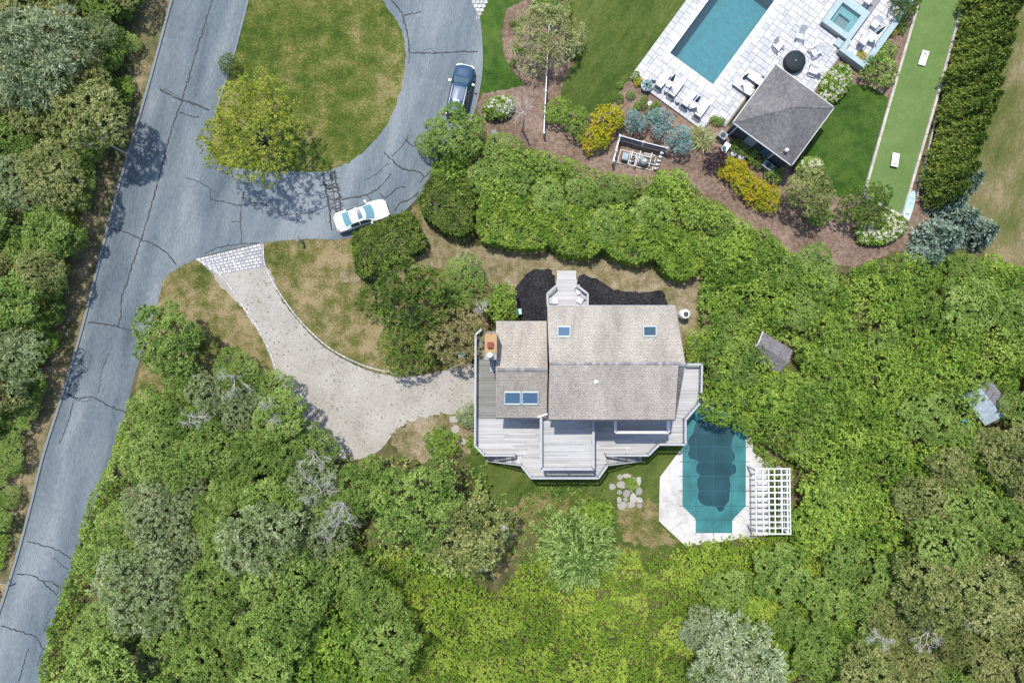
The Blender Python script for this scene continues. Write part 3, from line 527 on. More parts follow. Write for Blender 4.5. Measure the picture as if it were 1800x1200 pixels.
def railing(root, pts, z, h=.95, capw=.17, balu=True, mat='rail', spacing=.14):
    """pts px as seen at cap height"""
    q = [P(x, y, z + h) for x, y in pts]; n = 0
    for a, c in zip(q[:-1], q[1:]):
        part(root, 'cap_rail', MB().beam(a, c, capw, .05), mat)
        part(root, 'bottom_rail', MB().beam(a - Vector((0, 0, h - .12)), c - Vector((0, 0, h - .12)), .05, .08), mat)
        L = (c - a).length; m = max(1, round(L / 1.8))
        for k in range(m + 1): p = a.lerp(c, k / m); part(root, 'rail_post', MB().box((p.x, p.y, z + h / 2 - .02), (.1, .1, h - .02), math.atan2(c.y - a.y, c.x - a.x)), mat)
        if balu:
            bb = MB()
            for k in range(1, int(L / spacing)): p = a.lerp(c, k * spacing / L); bb.box((p.x, p.y, z + h / 2), (.04, .04, h - .12), math.atan2(c.y - a.y, c.x - a.x))
            if bb.v: o = part(root, 'balusters', bb, mat); o['kind'] = 'stuff'
railing(deck, [(846, 579), (836, 588), (835, 783), (851, 800), (905, 800)], ZD)
railing(deck, [(917, 819), (934, 840), (1052, 840), (1067, 819)], ZD)
railing(deck, [(1066, 800), (1140, 800), (1159, 781), (1205, 781), (1205, 738), (1230, 709)], ZD)
railing(deck, [(1208, 640), (1234, 640), (1233, 690)], ZD)
for sx, x0, x1, ytop, ybot in ((-1, 918, 856, (800, 818), (800, 808)), (1, 1065, 1127, (799, 818), (800, 808))):
    n = 13; st = MB(); 
    for k in range(n):
        f0 = k / n; f1 = (k + 1) / n; z = ZD - (k + 1) * ZD / (n + 1); xa = x0 + (x1 - x0) * f0; xb = x0 + (x1 - x0) * f1; ya, yb = 799.5, 818 - 8 * f1
        A = P(xa, ya, z); B = P(xb, yb, z); part(deck, 'stair_tread', MB().box(((A.x + B.x) / 2, (A.y + B.y) / 2, z), (abs(B.x - A.x) * 1.05, abs(A.y - B.y), .05), 0, random.random()), 'deck')
    for ya, yb in ((818, 808),):
        a = P(x0, ya, ZD + .9); c = P(x1, yb + 2, .95); part(deck, 'stair_rail', MB().beam(a, c, .1, .06), 'rail'); part(deck, 'newel_post', MB().box((c.x, c.y, .48), (.1, .1, .96)), 'rail')
        bb = MB()
        for k in range(1, 22): p = a.lerp(c, k / 22); bb.box((p.x, p.y, p.z - .42), (.035, .035, .8))
        o = part(deck, 'balusters', bb, 'rail'); o['kind'] = 'stuff'
# upper deck, balcony
ud = thing('upper_deck', 'raised pale wooden roof deck with white rails above the lower deck', 'deck', (0, 0, 0)); ZU = 5.2
up = [(951, 735), (1042, 735), (1042, 823), (951, 823)]
o = part(ud, 'deck_boards', boards(WP(up, ZU), ZU, 'deck'), 'deck'); o['kind'] = 'stuff'
b = MB(); A = P(951, 735, ZU); B = P(1042, 823, ZU); b.box(((A.x + B.x) / 2, (A.y + B.y) / 2, ZU - .18), (B.x - A.x - .02, A.y - B.y - .02, .26)); part(ud, 'joist_frame', b, 'rail')
railing(ud, [(951, 733), (951, 824), (1043, 824), (1043, 735)], ZU, .9, .2, True, 'rail')
for x, y in ((953, 821), (1040, 821), (996, 821), (953, 760), (1040, 760)): v = P(x, y, ZU); part(ud, 'post', MB().box((v.x, v.y, (ZU + ZD) / 2 - .15), (.14, .14, ZU - ZD - .3)), 'rail')
bal = thing('balcony', 'narrow upper balcony with white rail under the dormer windows', 'balcony', (0, 0, 0))
bp_ = [(1083, 735), (1173, 735), (1173, 757), (1083, 757)]; o = part(bal, 'deck_boards', boards(WP(bp_, 5.4), 5.4, 'deck'), 'deck'); o['kind'] = 'stuff'
A = P(1083, 735, 5.4); B = P(1173, 757, 5.4); part(bal, 'joist_frame', MB().box(((A.x + B.x) / 2, (A.y + B.y) / 2, 5.23), (B.x - A.x - .02, A.y - B.y - .02, .25)), 'rail')
railing(bal, [(1082, 737), (1082, 759.5), (1175, 759.5), (1175, 737)], 5.4, .95, .2, True, 'white')
for x in (1085, 1171): v = P(x, 752, 5.4); part(bal, 'brace', MB().beam((v.x, v.y, 5.1), (v.x, v.y + 1.0, 4.1), .1, .1), 'rail')
# back porch
po = thing('back_porch', 'small weathered octagon porch with steps on the black mulch side', 'porch', (0, 0, 0)); ZP = .9
pp = [(963, 517), (978, 503), (978, 492), (1014, 492), (1014, 503), (1032, 517), (1032, 540), (963, 540)]
o = part(po, 'deck_boards', boards(WP(pp, ZP), ZP, 'deck'), 'deck'); o['kind'] = 'stuff'
b = MB(); q = WP(pp, ZP)
for a, c in zip(q, q[1:] + q[:1]): b.beam((a[0], a[1], ZP - .2), (c[0], c[1], ZP - .2), .05, .3)
part(po, 'fascia', b, 'rail')
for k in range(3): A = P(979, 491 - k * 5, .7 - k * .2); B = P(1013, 486 - k * 5, .7 - k * .2); part(po, 'step', MB().box(((A.x + B.x) / 2, (A.y + B.y) / 2, .66 - k * .2), (B.x - A.x, abs(A.y - B.y) * 1.1, .06), 0, .6), 'deck')
railing(po, [(963, 538), (962, 516), (978, 502)], ZP, .9); railing(po, [(1033, 538), (1033, 516), (1015, 502)], ZP, .9)
def folding_chair(px, py, z, rz, label):
    v = P(px, py, z); t = thing('folding_chair', label, 'chair', (v.x, v.y, z), rz)
    part(t, 'seat', MB().box((0, 0, .25), (.5, .5, .04), 0, .5, R(8)), 'white'); part(t, 'backrest', MB().box((0, .32, .45), (.5, .06, .5), 0, .5, R(-35)), 'white')
    for x in (-.22, .22):
        for y in (-.2, .2): part(t, 'leg', MB().box((x, y, .125), (.04, .04, .25)), 'white')
folding_chair(1017, 512, ZP, .5, 'white chair tipped beside the porch rail nearest the steps'); folding_chair(1019, 528, ZP, -.6, 'white chair beside the porch rail near the house wall'); folding_chair(975, 529, ZP, 1.6, 'white chair on the porch side facing the tall cedar bushes')
# things round the house
v = P(1203, 552, 1.0); t = thing('propane_tank', 'upright white propane tank with dark valve cap at the house corner', 'tank', (v.x, v.y, 0))
part(t, 'body', MB().lathe((0, 0, 0), [(.3, .02), (.4, .08), (.42, .25), (.42, 1.3), (.38, 1.42), (.25, 1.5), (.05, 1.53)], 20), 'porcelain', True); part(t, 'valve_cap', MB().lathe((0, 0, 1.48), [(.2, 0), (.2, .2), (.17, .24)], 14), 'charcoal'); part(t, 'base_ring', MB().cyl((0, 0, 0), .34, .06, 16), 'steel')
for px, py, lb in ((911, 548, 'pale teal utility box beside black mulch bed'), (812, 623, 'pale teal utility box under the heather bush')):
    v = P(px, py, .5); t = thing('utility_box', lb, 'utility box', (v.x, v.y, 0), .1); part(t, 'body', MB().prism([(-.3, -.25), (.3, -.25), (.3, .25), (-.3, .25)], 0, .6, .5, .92), 'teal_bin'); part(t, 'lid', MB().prism([(-.31, -.26), (.31, -.26), (.31, .26), (-.31, .26)], .6, .68, .5, .9), 'teal_bin')
def irregular(cx, cy, rx, ry, n=7, seed=0, j=.18, rot=0):
    rd = random.Random(seed); out = []
    for k in range(n): a = 6.2832 * k / n + rd.gauss(0, .12); r = 1 + rd.uniform(-j, j); x = rx * r * math.cos(a); y = ry * r * math.sin(a); out.append((cx + x * math.cos(rot) - y * math.sin(rot), cy + x * math.sin(rot) + y * math.cos(rot)))
    return out
fl = thing('flagstone_patio', 'irregular flagstones laid in the grass below the deck stairs', 'paving', P(1105, 862))
for i, (x, y, rx, ry) in enumerate([(1090, 838, 5, 5), (1102, 836, 7, 4), (1114, 842, 4, 5), (1123, 845, 4, 8), (1094, 852, 10, 6), (1110, 856, 4, 8), (1123, 862, 6, 7), (1076, 855, 6, 6), (1089, 865, 5, 4), (1101, 867, 7, 6), (1113, 874, 6, 8), (1088, 878, 4, 6), (1124, 878, 5, 5), (1099, 877, 4, 4), (1093, 888, 8, 6), (1109, 887, 7, 5), (1124, 888, 5, 4)]):
    c = P(x, y) - fl.location; part(fl, 'flagstone', MB().prism(irregular(c.x, c.y, rx * .054, ry * .054, 8, i), 0, .05 + .004 * (i % 3), random.random()), 'flag')
for i, (x, y, s, lb) in enumerate([(797, 736, .42, 'flat stepping stone beside the driveway end'), (801, 754, .4, 'flat stepping stone beside the round deck shrub'), (815, 776, .33, 'small stepping stone at the foot of the deck corner')]):
    v = P(x, y); t = tag(link('stepping_stone', MB().prism(irregular(0, 0, s, s * .85, 8, i + 50), .0, .07, .6, .96).mesh('stepping_stone', 'flag')), lb, 'stone'); t.location = v + Vector((0, 0, .024))
def boulder(px, py, s, label):
    bm = bmesh.new(); bmesh.ops.create_icosphere(bm, subdivisions=2, radius=s); rd = random.Random(int(px))
    for q in bm.verts: q.co *= rd.uniform(.85, 1.12); q.co.z = max(-.15 * s, q.co.z * .65)
    me = bpy.data.meshes.new('boulder'); bm.to_mesh(me); bm.free(); me.materials.append(M['stone']); o = tag(link('boulder', me), label, 'boulder'); o.location = P(px, py, .3) * 1; o.location.z = .1 * s
boulder(884, 936, .75, 'grey boulder at the edge of the brown oak'); boulder(848, 1000, .35, 'small pale rock below the brown oak')
# ---------------------------------------------------------------- covered pool
cp = thing('covered_pool', 'pool under a green mesh safety cover with dark puddles', 'pool', (0, 0, 0))
sheet('pool_apron', [(1235, 700), (1203, 735), (1203, 782), (1187, 802), (1160, 838), (1158, 915), (1205, 959), (1245, 955), (1290, 948), (1325, 945), (1350, 940), (1352, 815), (1325, 795), (1312, 700)], .020, 'concrete', 0)
cpts = [(1200, 740), (1199.5, 889), (1224, 913), (1224, 936), (1286.5, 936), (1287, 913), (1310.5, 889), (1311, 712), (1229, 706)]
b = MB().prism([tuple(P(*p).xy) for p in cpts], .02, .05); part(cp, 'cover', b, 'cover')
pud_shade = [(1213, 766), (1219, 760), (1222, 745), (1236, 735), (1262, 730), (1285, 736), (1297, 748), (1290, 765), (1285, 785), (1291, 797), (1291, 808), (1285, 812), (1293, 818), (1293, 830), (1286, 834), (1282, 838), (1284, 850), (1283, 860), (1282, 868), (1281, 880), (1275, 887), (1271, 896), (1263, 898), (1257, 890), (1240, 888), (1231, 883), (1226, 872), (1228, 863), (1225, 852), (1226, 840), (1230, 836), (1224, 828), (1224, 818), (1228, 811), (1222, 808), (1213, 805), (1209, 797), (1212, 787), (1209, 776)]  # puddle outline; its upper end is tree shade painted onto the cover
pq = smooth_line(pud_shade, 3); cx = sum(p[0] for p in pq) / len(pq); cy = sum(p[1] for p in pq) / len(pq)
b = MB(); strip(b, pq, 2.2, .0505, .002, True); part(cp, 'puddle_rim', b, 'puddle_rim')
b = MB().prism([tuple(P(*p).xy) for p in pq], .051, .0555); part(cp, 'puddle', b, 'puddle')
for y in (760, 785, 811, 836.5, 862.5, 889): part(cp, 'strap', MB().beam(P(1194 if y > 800 else 1200, y, .06), P(1317, y, .06), .045, .006), 'strap')
part(cp, 'strap', MB().beam(P(1219, 913, .06), P(1292, 913, .06), .045, .006), 'strap')
for x, ya, yb in ((1223.5, 715, 941), (1254, 708, 942), (1286.5, 708, 941)): part(cp, 'strap', MB().beam(P(x, ya, .064), P(x, yb, .064), .045, .006), 'strap')
for a, c in (((1235, 915), (1235, 930)), ((1235, 930), (1277, 930)), ((1277, 930), (1277, 915))): part(cp, 'step_outline', MB().beam(P(*a, .058), P(*c, .058), .05, .006), 'puddle_rim')
for a in ((1165, 881), (1181, 930)): part(cp, 'joint', MB().beam(P(a[0], a[1], .022), P(a[0] + 18, a[1] - (12 if a[1] > 900 else 0), .022), .03, .006), 'kerb')
ZG = 2.5; pg = thing('pergola', 'white slatted pergola beside the covered pool', 'pergola', (0, 0, 0))
for x in (1329, 1341, 1351.5, 1362, 1374, 1384, 1388.5): part(pg, 'slat', MB().beam(P(x - 1, 823, ZG), P(x + 1, 939, ZG), .09, .12), 'white')
for k in range(12): y = 823.5 + k * 10.4; part(pg, 'slat', MB().beam(P(1327, y, ZG + .1), P(1389.5, y, ZG + .1), .1, .08), 'white')
for x, y in ((1331, 828), (1331, 934), (1383, 828), (1383, 934)): v = P(x, y, ZG); part(pg, 'post', MB().box((v.x, v.y, ZG / 2 - .03), (.12, .12, ZG - .06)), 'white')
for k in range(5): v = P(1384, 830 + k * 24, ZG); part(pg, 'side_slat', MB().beam((v.x + .05, P(0, 826, ZG).y, .5 + k * .4), (v.x + .05, P(0, 936, ZG).y, .5 + k * .4), .04, .08), 'white')
# ---------------------------------------------------------------- patio with pool
pool = thing('swimming_pool', 'rectangular turquoise pool set in the pale stone patio', 'pool', (0, 0, 0))
b = MB(); q = [pf(-93, 0), pf(0, 0), pf(0, 330), pf(-93, 330)]; lo_ = [Vector((p.x, p.y, -1.5)) for p in q]; hi_ = [Vector((p.x, p.y, .16)) for p in q]
b.add(lo_ + hi_, [(0, 1, 2, 3), (0, 4, 5, 1), (1, 5, 6, 2), (2, 6, 7, 3), (3, 7, 4, 0)]); part(pool, 'basin', b, 'pool_wall')
b = MB().add([pf(-93, 0, -.02), pf(0, 0, -.02), pf(0, 330, -.02), pf(-93, 330, -.02)], [(0, 1, 2, 3)]); part(pool, 'water', b, 'pool_water')
b = MB(); 
for k in range(3): c = pf(-18, 190 + k * 8, 0); b.box((c.x, c.y, -.9 - k * .2), (1.8, .4, 1.2), FA)
part(pool, 'pool_step', b, 'pool_wall')
def fbox(mb_, a0, a1, b0, b1, z0, z1, tint=.5): mb_.prism([tuple(v.xy) for v in quad_frame(a0, a1, b0, b1)], z0, z1, tint); return mb_
n = 6
for k in range(n): part(pool, 'coping_stone', fbox(MB(), -103 + k * 113 / n + .3, -103 + (k + 1) * 113 / n - .3, -16, 0, .02, .2, .95), 'slab')
for k in range(19):
    part(pool, 'coping_stone', fbox(MB(), -103, -93, k * 17.4 + .3, (k + 1) * 17.4 - .3, .02, .2, .9), 'slab'); part(pool, 'coping_stone', fbox(MB(), 0, 10, k * 17.4 + .3, (k + 1) * 17.4 - .3, .02, .2, .9), 'slab')
pat = thing('stone_patio', 'pale ashlar stone patio around the turquoise pool', 'patio', (0, 0, 0))
b = MB(); fbox(b, -125, 34, -76, -47, .0, .15); fbox(b, -125, 62, -47, -16, .0, .15); fbox(b, -125, -103, -16, 330, 0, .15); fbox(b, 10, 62, -16, 63, 0, .15); fbox(b, 10, 152, 63, 330, 0, .15); part(pat, 'joint_bed', b, 'grout')
cell = 5.6; na = int(287 / cell); nb_ = int(406 / cell); occ = np.zeros((na, nb_), bool)
def ok(a, bb): return ((-125 <= a <= 34 and -76 <= bb <= -47) or (-125 <= a <= 61 and -47 <= bb <= 63) or (-125 <= a <= 151 and bb >= 63)) and not (-103 <= a <= 10 and bb >= -16) and not (88 <= a <= 146 and 195 <= bb <= 257) and not (a > 140 and bb > 170)
for i in range(na):
    for j in range(nb_): occ[i, j] = not ok(-125 + (i + .5) * cell, -76 + (j + .5) * cell)
ns = 0; extra = MB()
for j in range(nb_):
    for i in range(na):
        if occ[i, j]: continue
        opts = [(3, 2), (2, 3), (2, 2), (2, 2), (2, 1), (1, 2), (2, 1), (1, 1)]; random.shuffle(opts); opts.sort(key=lambda o: -min(o) + random.random() * 1.2)
        for wi, hi in opts:
            if i + wi <= na and j + hi <= nb_ and not occ[i:i + wi, j:j + hi].any(): break
        else: wi = hi = 1
        occ[i:i + wi, j:j + hi] = True; a0 = -125 + i * cell; b0 = -76 + j * cell; y_ = frame_px(a0, b0)[1]
        args = (a0 + .35, a0 + wi * cell - .35, b0 + .35, b0 + hi * cell - .35, .10, .19 + random.uniform(0, .008), random.random())
        if y_ > -12 and ns < 300: part(pat, 'patio_slab', fbox(MB(), *args), 'slab'); ns += 1
        else: fbox(extra, *args)
if extra.v: o = part(pat, 'patio_slabs', extra, 'slab'); o['kind'] = 'stuff'
spa = thing('spa', 'raised square spa tub with blue grey stone coping', 'spa', (0, 0, 0)); b = MB()
for a0, a1, b0, b1 in ((89, 98, 196, 256), (137, 146, 196, 256), (98, 137, 196, 205), (98, 137, 243, 256)): fbox(b, a0, a1, b0, b1, 0, .68)
part(spa, 'wall', b, 'stone'); b = MB()
for a0, a1, b0, b1 in ((88, 98, 195, 257), (137, 147, 195, 257), (98, 137, 195, 205), (98, 137, 243, 257)): part(spa, 'coping_stone', fbox(MB(), a0, a1, b0, b1, .68, .75), 'bluestone')
part(spa, 'seat_ledge', fbox(fbox(fbox(fbox(MB(), 98, 105, 205, 243, .0, .38), 128, 137, 205, 243, 0, .38), 105, 128, 229, 243, 0, .38), 105, 128, 205, 207, 0, .38), 'spa_wall'); part(spa, 'floor', fbox(MB(), 105, 128, 207, 229, 0, .03), 'pool_wall')
part(spa, 'water', MB().add([pf(98, 205, .6), pf(137, 205, .6), pf(137, 243, .6), pf(98, 243, .6)], [(0, 1, 2, 3)]), 'pool_water')
ter = thing('raised_terrace', 'raised terrace with blue grey coping wall beside the spa', 'terrace', (0, 0, 0))
part(ter, 'floor_bed', fbox(MB(), 149, 187, 180, 300, 0, .42), 'grout')
i = 0
for bb in range(181, 298, 13):
    for aa in (150, 162.5, 175):
        part(ter, 'patio_slab', fbox(MB(), aa + .3 + (3 if i % 2 else 0) * (aa > 150), aa + 11.9 + (3 if i % 2 else 0) * (aa < 175), bb + .3, bb + 12.6, .42, .47 + random.uniform(0, .006), .5 + random.random() * .5), 'slab')
    i += 1
for a0, a1, b0, b1, m_ in ((141, 197, 171, 180, 1), (187, 197, 180, 312, 1), (141, 150, 180, 196, 1), (150, 187, 300, 312, 1)):
    part(ter, 'wall', fbox(MB(), a0 + .6, a1 - .6, b0 + .6, b1 - .6, 0, .80), 'stone'); part(ter, 'coping_stone', fbox(MB(), a0, a1, b0, b1, .80, .87), 'bluestone')
part(ter, 'step', fbox(MB(), 128, 141, 180, 194, 0, .4), 'bluestone')
# pool house
phl = [pf(64, -58), pf(185, -58), pf(185, 62), pf(64, 62)]; pc = pf(124.5, 2)
ph = thing('pool_house', 'charcoal pool house with grey hip roof and white eave trim', 'pool house', (0, 0, 0)); ze, zp = 3.0, 4.9
ev = [Vector((v.x, v.y, ze)) for v in phl]; pk = Vector((pc.x, pc.y, zp))
for i in range(4):
    a, c = ev[i], ev[(i + 1) % 4]; me = bpy.data.meshes.new('roof'); me.from_pydata([tuple(a), tuple(c), tuple(pk)], [], [(0, 1, 2)]); me.materials.append(M['shingle_grey']); uv = me.uv_layers.new(name='UVMap'); e = (c - a).normalized(); s = (pk - (a + c) / 2).normalized()
    for lp in me.loops: q = me.vertices[lp.vertex_index].co - a; uv.data[lp.index].uv = (q.dot(e), q.dot(s))
    r_ = link('roof', me, ph); part(ph, 'eave_trim', MB().beam(a - Vector((0, 0, .08)), c - Vector((0, 0, .08)), .1, .14), 'white')
    n = 17
    for k in range(n):
        p = a.lerp(pk, (k + .5) / n); dd = (pk - a).normalized(); sd = dd.cross(Vector((0, 0, 1))).normalized(); bb = MB(); bb.add([p - dd * .13 - sd * .08 + Vector((0, 0, -.01)), p - dd * .13 + Vector((0, 0, .04)), p - dd * .13 + sd * .08 + Vector((0, 0, -.01)), p + dd * .13 - sd * .08 + Vector((0, 0, -.02)), p + dd * .13 + Vector((0, 0, .025)), p + dd * .13 + sd * .08 + Vector((0, 0, -.02))], [(0, 1, 4, 3), (1, 2, 5, 4)], random.random()); link('ridge_shingle', bb.mesh('ridge_shingle', 'ridge_grey'), r_)
wl = [pf(69, -53), pf(180, -53), pf(180, 57), pf(69, 57)]; part(ph, 'wall', MB().prism([tuple(v.xy) for v in wl], 0, 2.9), 'charcoal')
part(ph, 'soffit', MB().prism([tuple(v.xy) for v in phl], 2.84, 2.9), 'white')
for a_ in (75, 152): v0 = pf(a_, -58, 2.85); v1 = pf(a_, -54, 2.4); v2 = pf(a_, -54, .1); part(ph, 'downspout', MB().tube([v0, v1, v2], .05, 6), 'white')
v = P(1381, 265, 3.4); dz = .25; part(ph, 'roof_vent', MB().box((v.x, v.y, 3.55), (.25, .25, .3), FA), 'white')
part(ph, 'door', fbox(MB(), 100, 118, -54, -52.6, .1, 2.2), 'steel'); part(ph, 'window', fbox(MB(), 135, 150, -54, -52.6, 1.0, 2.1), 'sky_glass')
for a_, bb, sx, sy, h_, lb in ((66, -66, .7, .6, .8, 'grey air conditioner beside the pool house patio corner'), (160, -63, 1.0, .6, .9, 'grey air conditioner against the pool house wall by the downspout'), (172, -63, .9, .6, .8, 'grey condenser unit at the pool house outer corner')):
    v = pf(a_, bb); t = thing('air_conditioner', lb, 'air conditioner', (v.x, v.y, 0), FA); part(t, 'cabinet', MB().box((0, 0, h_ / 2), (sx, sy, h_)), 'steel'); part(t, 'fan_grille', MB().cyl((0, 0, h_), .24, .03, 16), 'charcoal')
    for k in range(3): part(t, 'louver', MB().box((0, -sy / 2 - .01, .2 + k * .2), (sx * .8, .02, .05)), 'charcoal')
for px, py, lb in ((1290, 270, 'round grey pump lid beside the gold shrubs'), (1303, 276, 'round grey pump lid nearest the gold shrubs, second of its pair')):
    v = P(px, py, .4); t = thing('tank', lb, 'tank', (v.x, v.y, 0)); part(t, 'body', MB().lathe((0, 0, 0), [(.28, 0), (.29, .35), (.24, .42), (.06, .45)], 16), 'steel'); part(t, 'valve', MB().cyl((0, 0, .44), .05, .08, 8), 'charcoal')
v = P(1276, 259, .5); t = thing('garden_cart', 'white utility cart with blue lid beside round shrub', 'cart', (v.x, v.y, 0), -.6); part(t, 'body', MB().prism([(-.25, -.4), (.25, -.4), (.25, .4), (-.25, .4)], .1, .5, .5, 1.1), 'white'); part(t, 'lid', MB().lathe((-.1, -.15, .5), [(.16, 0), (.17, .1), (.1, .16)], 14), 'navy')
for s in (-1, 1): part(t, 'wheel', MB().cyl((s * .2, .25, 0), .12, .1, 12), 'rubber')
# patio furniture
def lounger(a_, bb, rz, label, group, flat=False):
    v = pf(a_, bb, .198); t = thing('sun_lounger', label, 'sun lounger', v, rz, group)
    part(t, 'frame', MB().box((-.31, 0, .26), (.05, 1.9, .06)).box((.31, 0, .26), (.05, 1.9, .06)).box((0, .93, .26), (.62, .05, .06)).box((0, -.93, .26), (.62, .05, .06)), 'sling')
    part(t, 'cushion', MB().box((0, .3, .34), (.64, 1.3, .1)), 'cushion')
    if flat: part(t, 'back_cushion', MB().box((0, -.62, .43), (.64, .62, .1), 0, .5, R(-18)), 'cushion')
    else:
        part(t, 'backrest', MB().box((0, -.56, .52), (.62, .6, .05), 0, .5, R(-55)), 'cushion'); part(t, 'back_frame', MB().box((0, -.62, .52), (.66, .05, .5), 0, .5, R(35)).box((0, -.75, .4), (.6, .04, .05)).box((0, -.84, .32), (.6, .04, .05)), 'sling')
    for x in (-.28, .28):
        for y in (-.8, .8): part(t, 'leg', MB().box((x, y, .12), (.05, .05, .24)), 'sling')
for k, (px, py) in enumerate([(1162, 146), (1184.5, 161), (1207, 179), (1230, 197)]):
    d = P(px, py) - FO; lounger(d.dot(ua) / .05, d.dot(ub) / .05, FA, ['white cushioned sun lounger beside the agave bowl', 'white cushioned sun lounger, second from the agave bowl', 'white cushioned sun lounger, third from the agave bowl', 'white cushioned sun lounger at the far end of the row from the agave bowl'][k], 'sun loungers at the end of the pool')
for px, py, lb in ((1303, 158, 'white sun lounger under the pool house eave, lower one beside round table'), (1324, 142, 'white sun lounger beside the pool house roof corner and fire table')):
    d = P(px, py) - FO; lounger(d.dot(ua) / .05, d.dot(ub) / .05, FA + R(90), lb, 'sun loungers by the pool house', True)
def round_table(px, py, z, label, r=.32):
    v = P(px, py, z + .5); v.z = z; t = thing('side_table', label, 'table', v); part(t, 'table_top', MB().cyl((0, 0, .46), r, .04, 20), 'cushion'); part(t, 'stem', MB().cyl((0, 0, .03), .05, .43, 10), 'white'); part(t, 'base', MB().cyl((0, 0, 0), .2, .03, 16), 'white'); return v
def umbrella(v, label):
    t = thing('closed_umbrella', label, 'umbrella', (v.x, v.y, v.z + .5)); part(t, 'pole', MB().cyl((0, 0, 0), .025, 2.1, 8), 'white')
    q = MB(); n = 16; prof = [(.05, .7), (.16, .8), (.13, 1.2), (.09, 1.7), (.03, 2.05)]; vs = []; fs = []
    for r_, z in prof: vs += [(r_ * (1 if i % 2 else .55) * math.cos(6.2832 * i / n), r_ * (1 if i % 2 else .55) * math.sin(6.2832 * i / n), z) for i in range(n)]
    for k in range(len(prof) - 1): fs += [(k * n + i, k * n + (i + 1) % n, (k + 1) * n + (i + 1) % n, (k + 1) * n + i) for i in range(n)]
    q.add(vs, fs + [tuple(range((len(prof) - 1) * n, len(prof) * n))]); part(t, 'canopy', q, 'navy'); part(t, 'finial', MB().cyl((0, 0, 2.05), .03, .1, 8), 'white')
umbrella(round_table(1177, 147.5, .198, 'white round table between the first two loungers by the agave bowl'), 'closed navy umbrella standing in the table by the agave bowl loungers')
umbrella(round_table(1220, 184, .198, 'white round table between the last two loungers of the pool row'), 'closed navy umbrella standing in the table between the last two pool loungers')
umbrella(round_table(1302, 145, .198, 'white round table between the two pool house loungers'), 'closed navy umbrella beside the pool house loungers')
umbrella(round_table(1534, 66, .478, 'white round table between the terrace chairs', .4), 'closed navy umbrella on the raised terrace')
for px, py, lb in ((1171, 160, 'small grey drum stool beside the second pool lounger'), (1190.5, 178, 'small grey drum stool beside the third pool lounger'), (1213.5, 189, 'small grey drum stool beside the last pool lounger'), (1149, 139, 'small dark pot beside the first pool lounger'), (1316, 151, 'small white stool between the pool house loungers')):
    v = P(px, py, .4); t = thing('stool', lb, 'stool', (v.x, v.y, .198)); part(t, 'seat', MB().cyl((0, 0, .34), .2, .05, 14), 'cushion' if 'white' in lb else 'steel'); part(t, 'base', MB().lathe((0, 0, 0), [(.15, 0), (.19, .17), (.15, .34)], 14), 'steel')
def adirondack(px, py, z, rz, label, group):
    v = P(px, py, z); v.z = z; t = thing('adirondack_chair', label, 'chair', v, rz, group)
    for k in range(5): part(t, 'seat_slat', MB().box((0, -.22 + k * .12, .36 - k * .03), (.56, .1, .03), 0, .5, R(-14)), 'white')
    for k in range(5): x = -.22 + k * .11; part(t, 'back_slat', MB().box((x * 1.1, .47 + .0, .66), (.1, .05, .85 - abs(k - 2) * .06), 0, .5, R(-28)), 'white')
    for s in (-1, 1): part(t, 'armrest', MB().box((s * .36, .02, .56), (.14, .75, .03)), 'white'); part(t, 'leg', MB().box((s * .34, -.3, .28), (.04, .1, .54)), 'white'); part(t, 'leg', MB().box((s * .34, .38, .28), (.04, .1, .54)), 'white')
FT = P(1397, 108, .6)
for (px, py), lb in (((1404, 66), 'white adirondack chair at the fire table facing the pool house roof'), ((1428, 93), 'white adirondack chair at the fire table on the spa side'), ((1426, 125), 'white adirondack chair at the fire table near the hydrangeas'), ((1366, 84), 'white adirondack chair at the fire table on the pool side')):
    v = P(px, py); adirondack(px, py, .198, math.atan2(v.y - FT.y, v.x - FT.x) - R(90), lb, 'adirondack chairs round the fire table')
t = thing('fire_table', 'round fire table under a fitted black cover', 'fire table', (FT.x, FT.y, .198)); part(t, 'cover', MB().lathe((0, 0, 0), [(.9, 0), (.92, .3), (.9, .55), (.86, .6), (.3, .63), (.05, .64)], 40), 'black_cover', True); part(t, 'button', MB().cyl((0, 0, .64), .04, .03, 8), 'white')
for (px, py), rz, lb in (((1538, 42), FA, 'white terrace lounge chair beside the closed umbrella'), ((1517, 72), FA + R(180), 'white terrace lounge chair nearest the terrace planter'), ((1526, 0), FA, 'white terrace lounge chair at the top of the terrace')):
    v = P(px, py, .8); t = thing('lounge_chair', lb, 'chair', (v.x, v.y, .478), rz, 'lounge chairs on the terrace'); part(t, 'seat', MB().box((0, 0, .34), (.62, .65, .12)), 'cushion'); part(t, 'backrest', MB().box((0, .4, .6), (.62, .12, .6), 0, .5, R(-22)), 'cushion')
    for s in (-1, 1): part(t, 'arm_frame', MB().tube([(s * .36, .4, 0), (s * .36, .4, .55), (s * .36, -.35, .55), (s * .36, -.35, 0)], .02, 6), 'sling')
v = P(1137, 150, .6); t = thing('agave_bowl', 'pale agave in a round stone bowl at the patio corner', 'planter', (v.x, v.y, .198)); part(t, 'bowl', MB().lathe((0, 0, 0), [(.25, 0), (.42, .2), (.5, .38), (.44, .4), (.4, .34)], 20), 'steel')
for k in range(22): a = k * 2.4; L = .62 - .015 * k; e = R(15 + 3 * k); d = Vector((math.cos(a) * math.cos(e), math.sin(a) * math.cos(e), math.sin(e))); s = Vector((-math.sin(a), math.cos(a), 0)) * .07; o0 = Vector((0, 0, .38)); part(t, 'leaf', MB().add([o0 - s, o0 + s, o0 + d * L * .5 + s * 1.2, o0 + d * L, o0 + d * L * .5 - s * 1.2], [(0, 1, 2, 3, 4)], random.random()), LEAF['blue'])
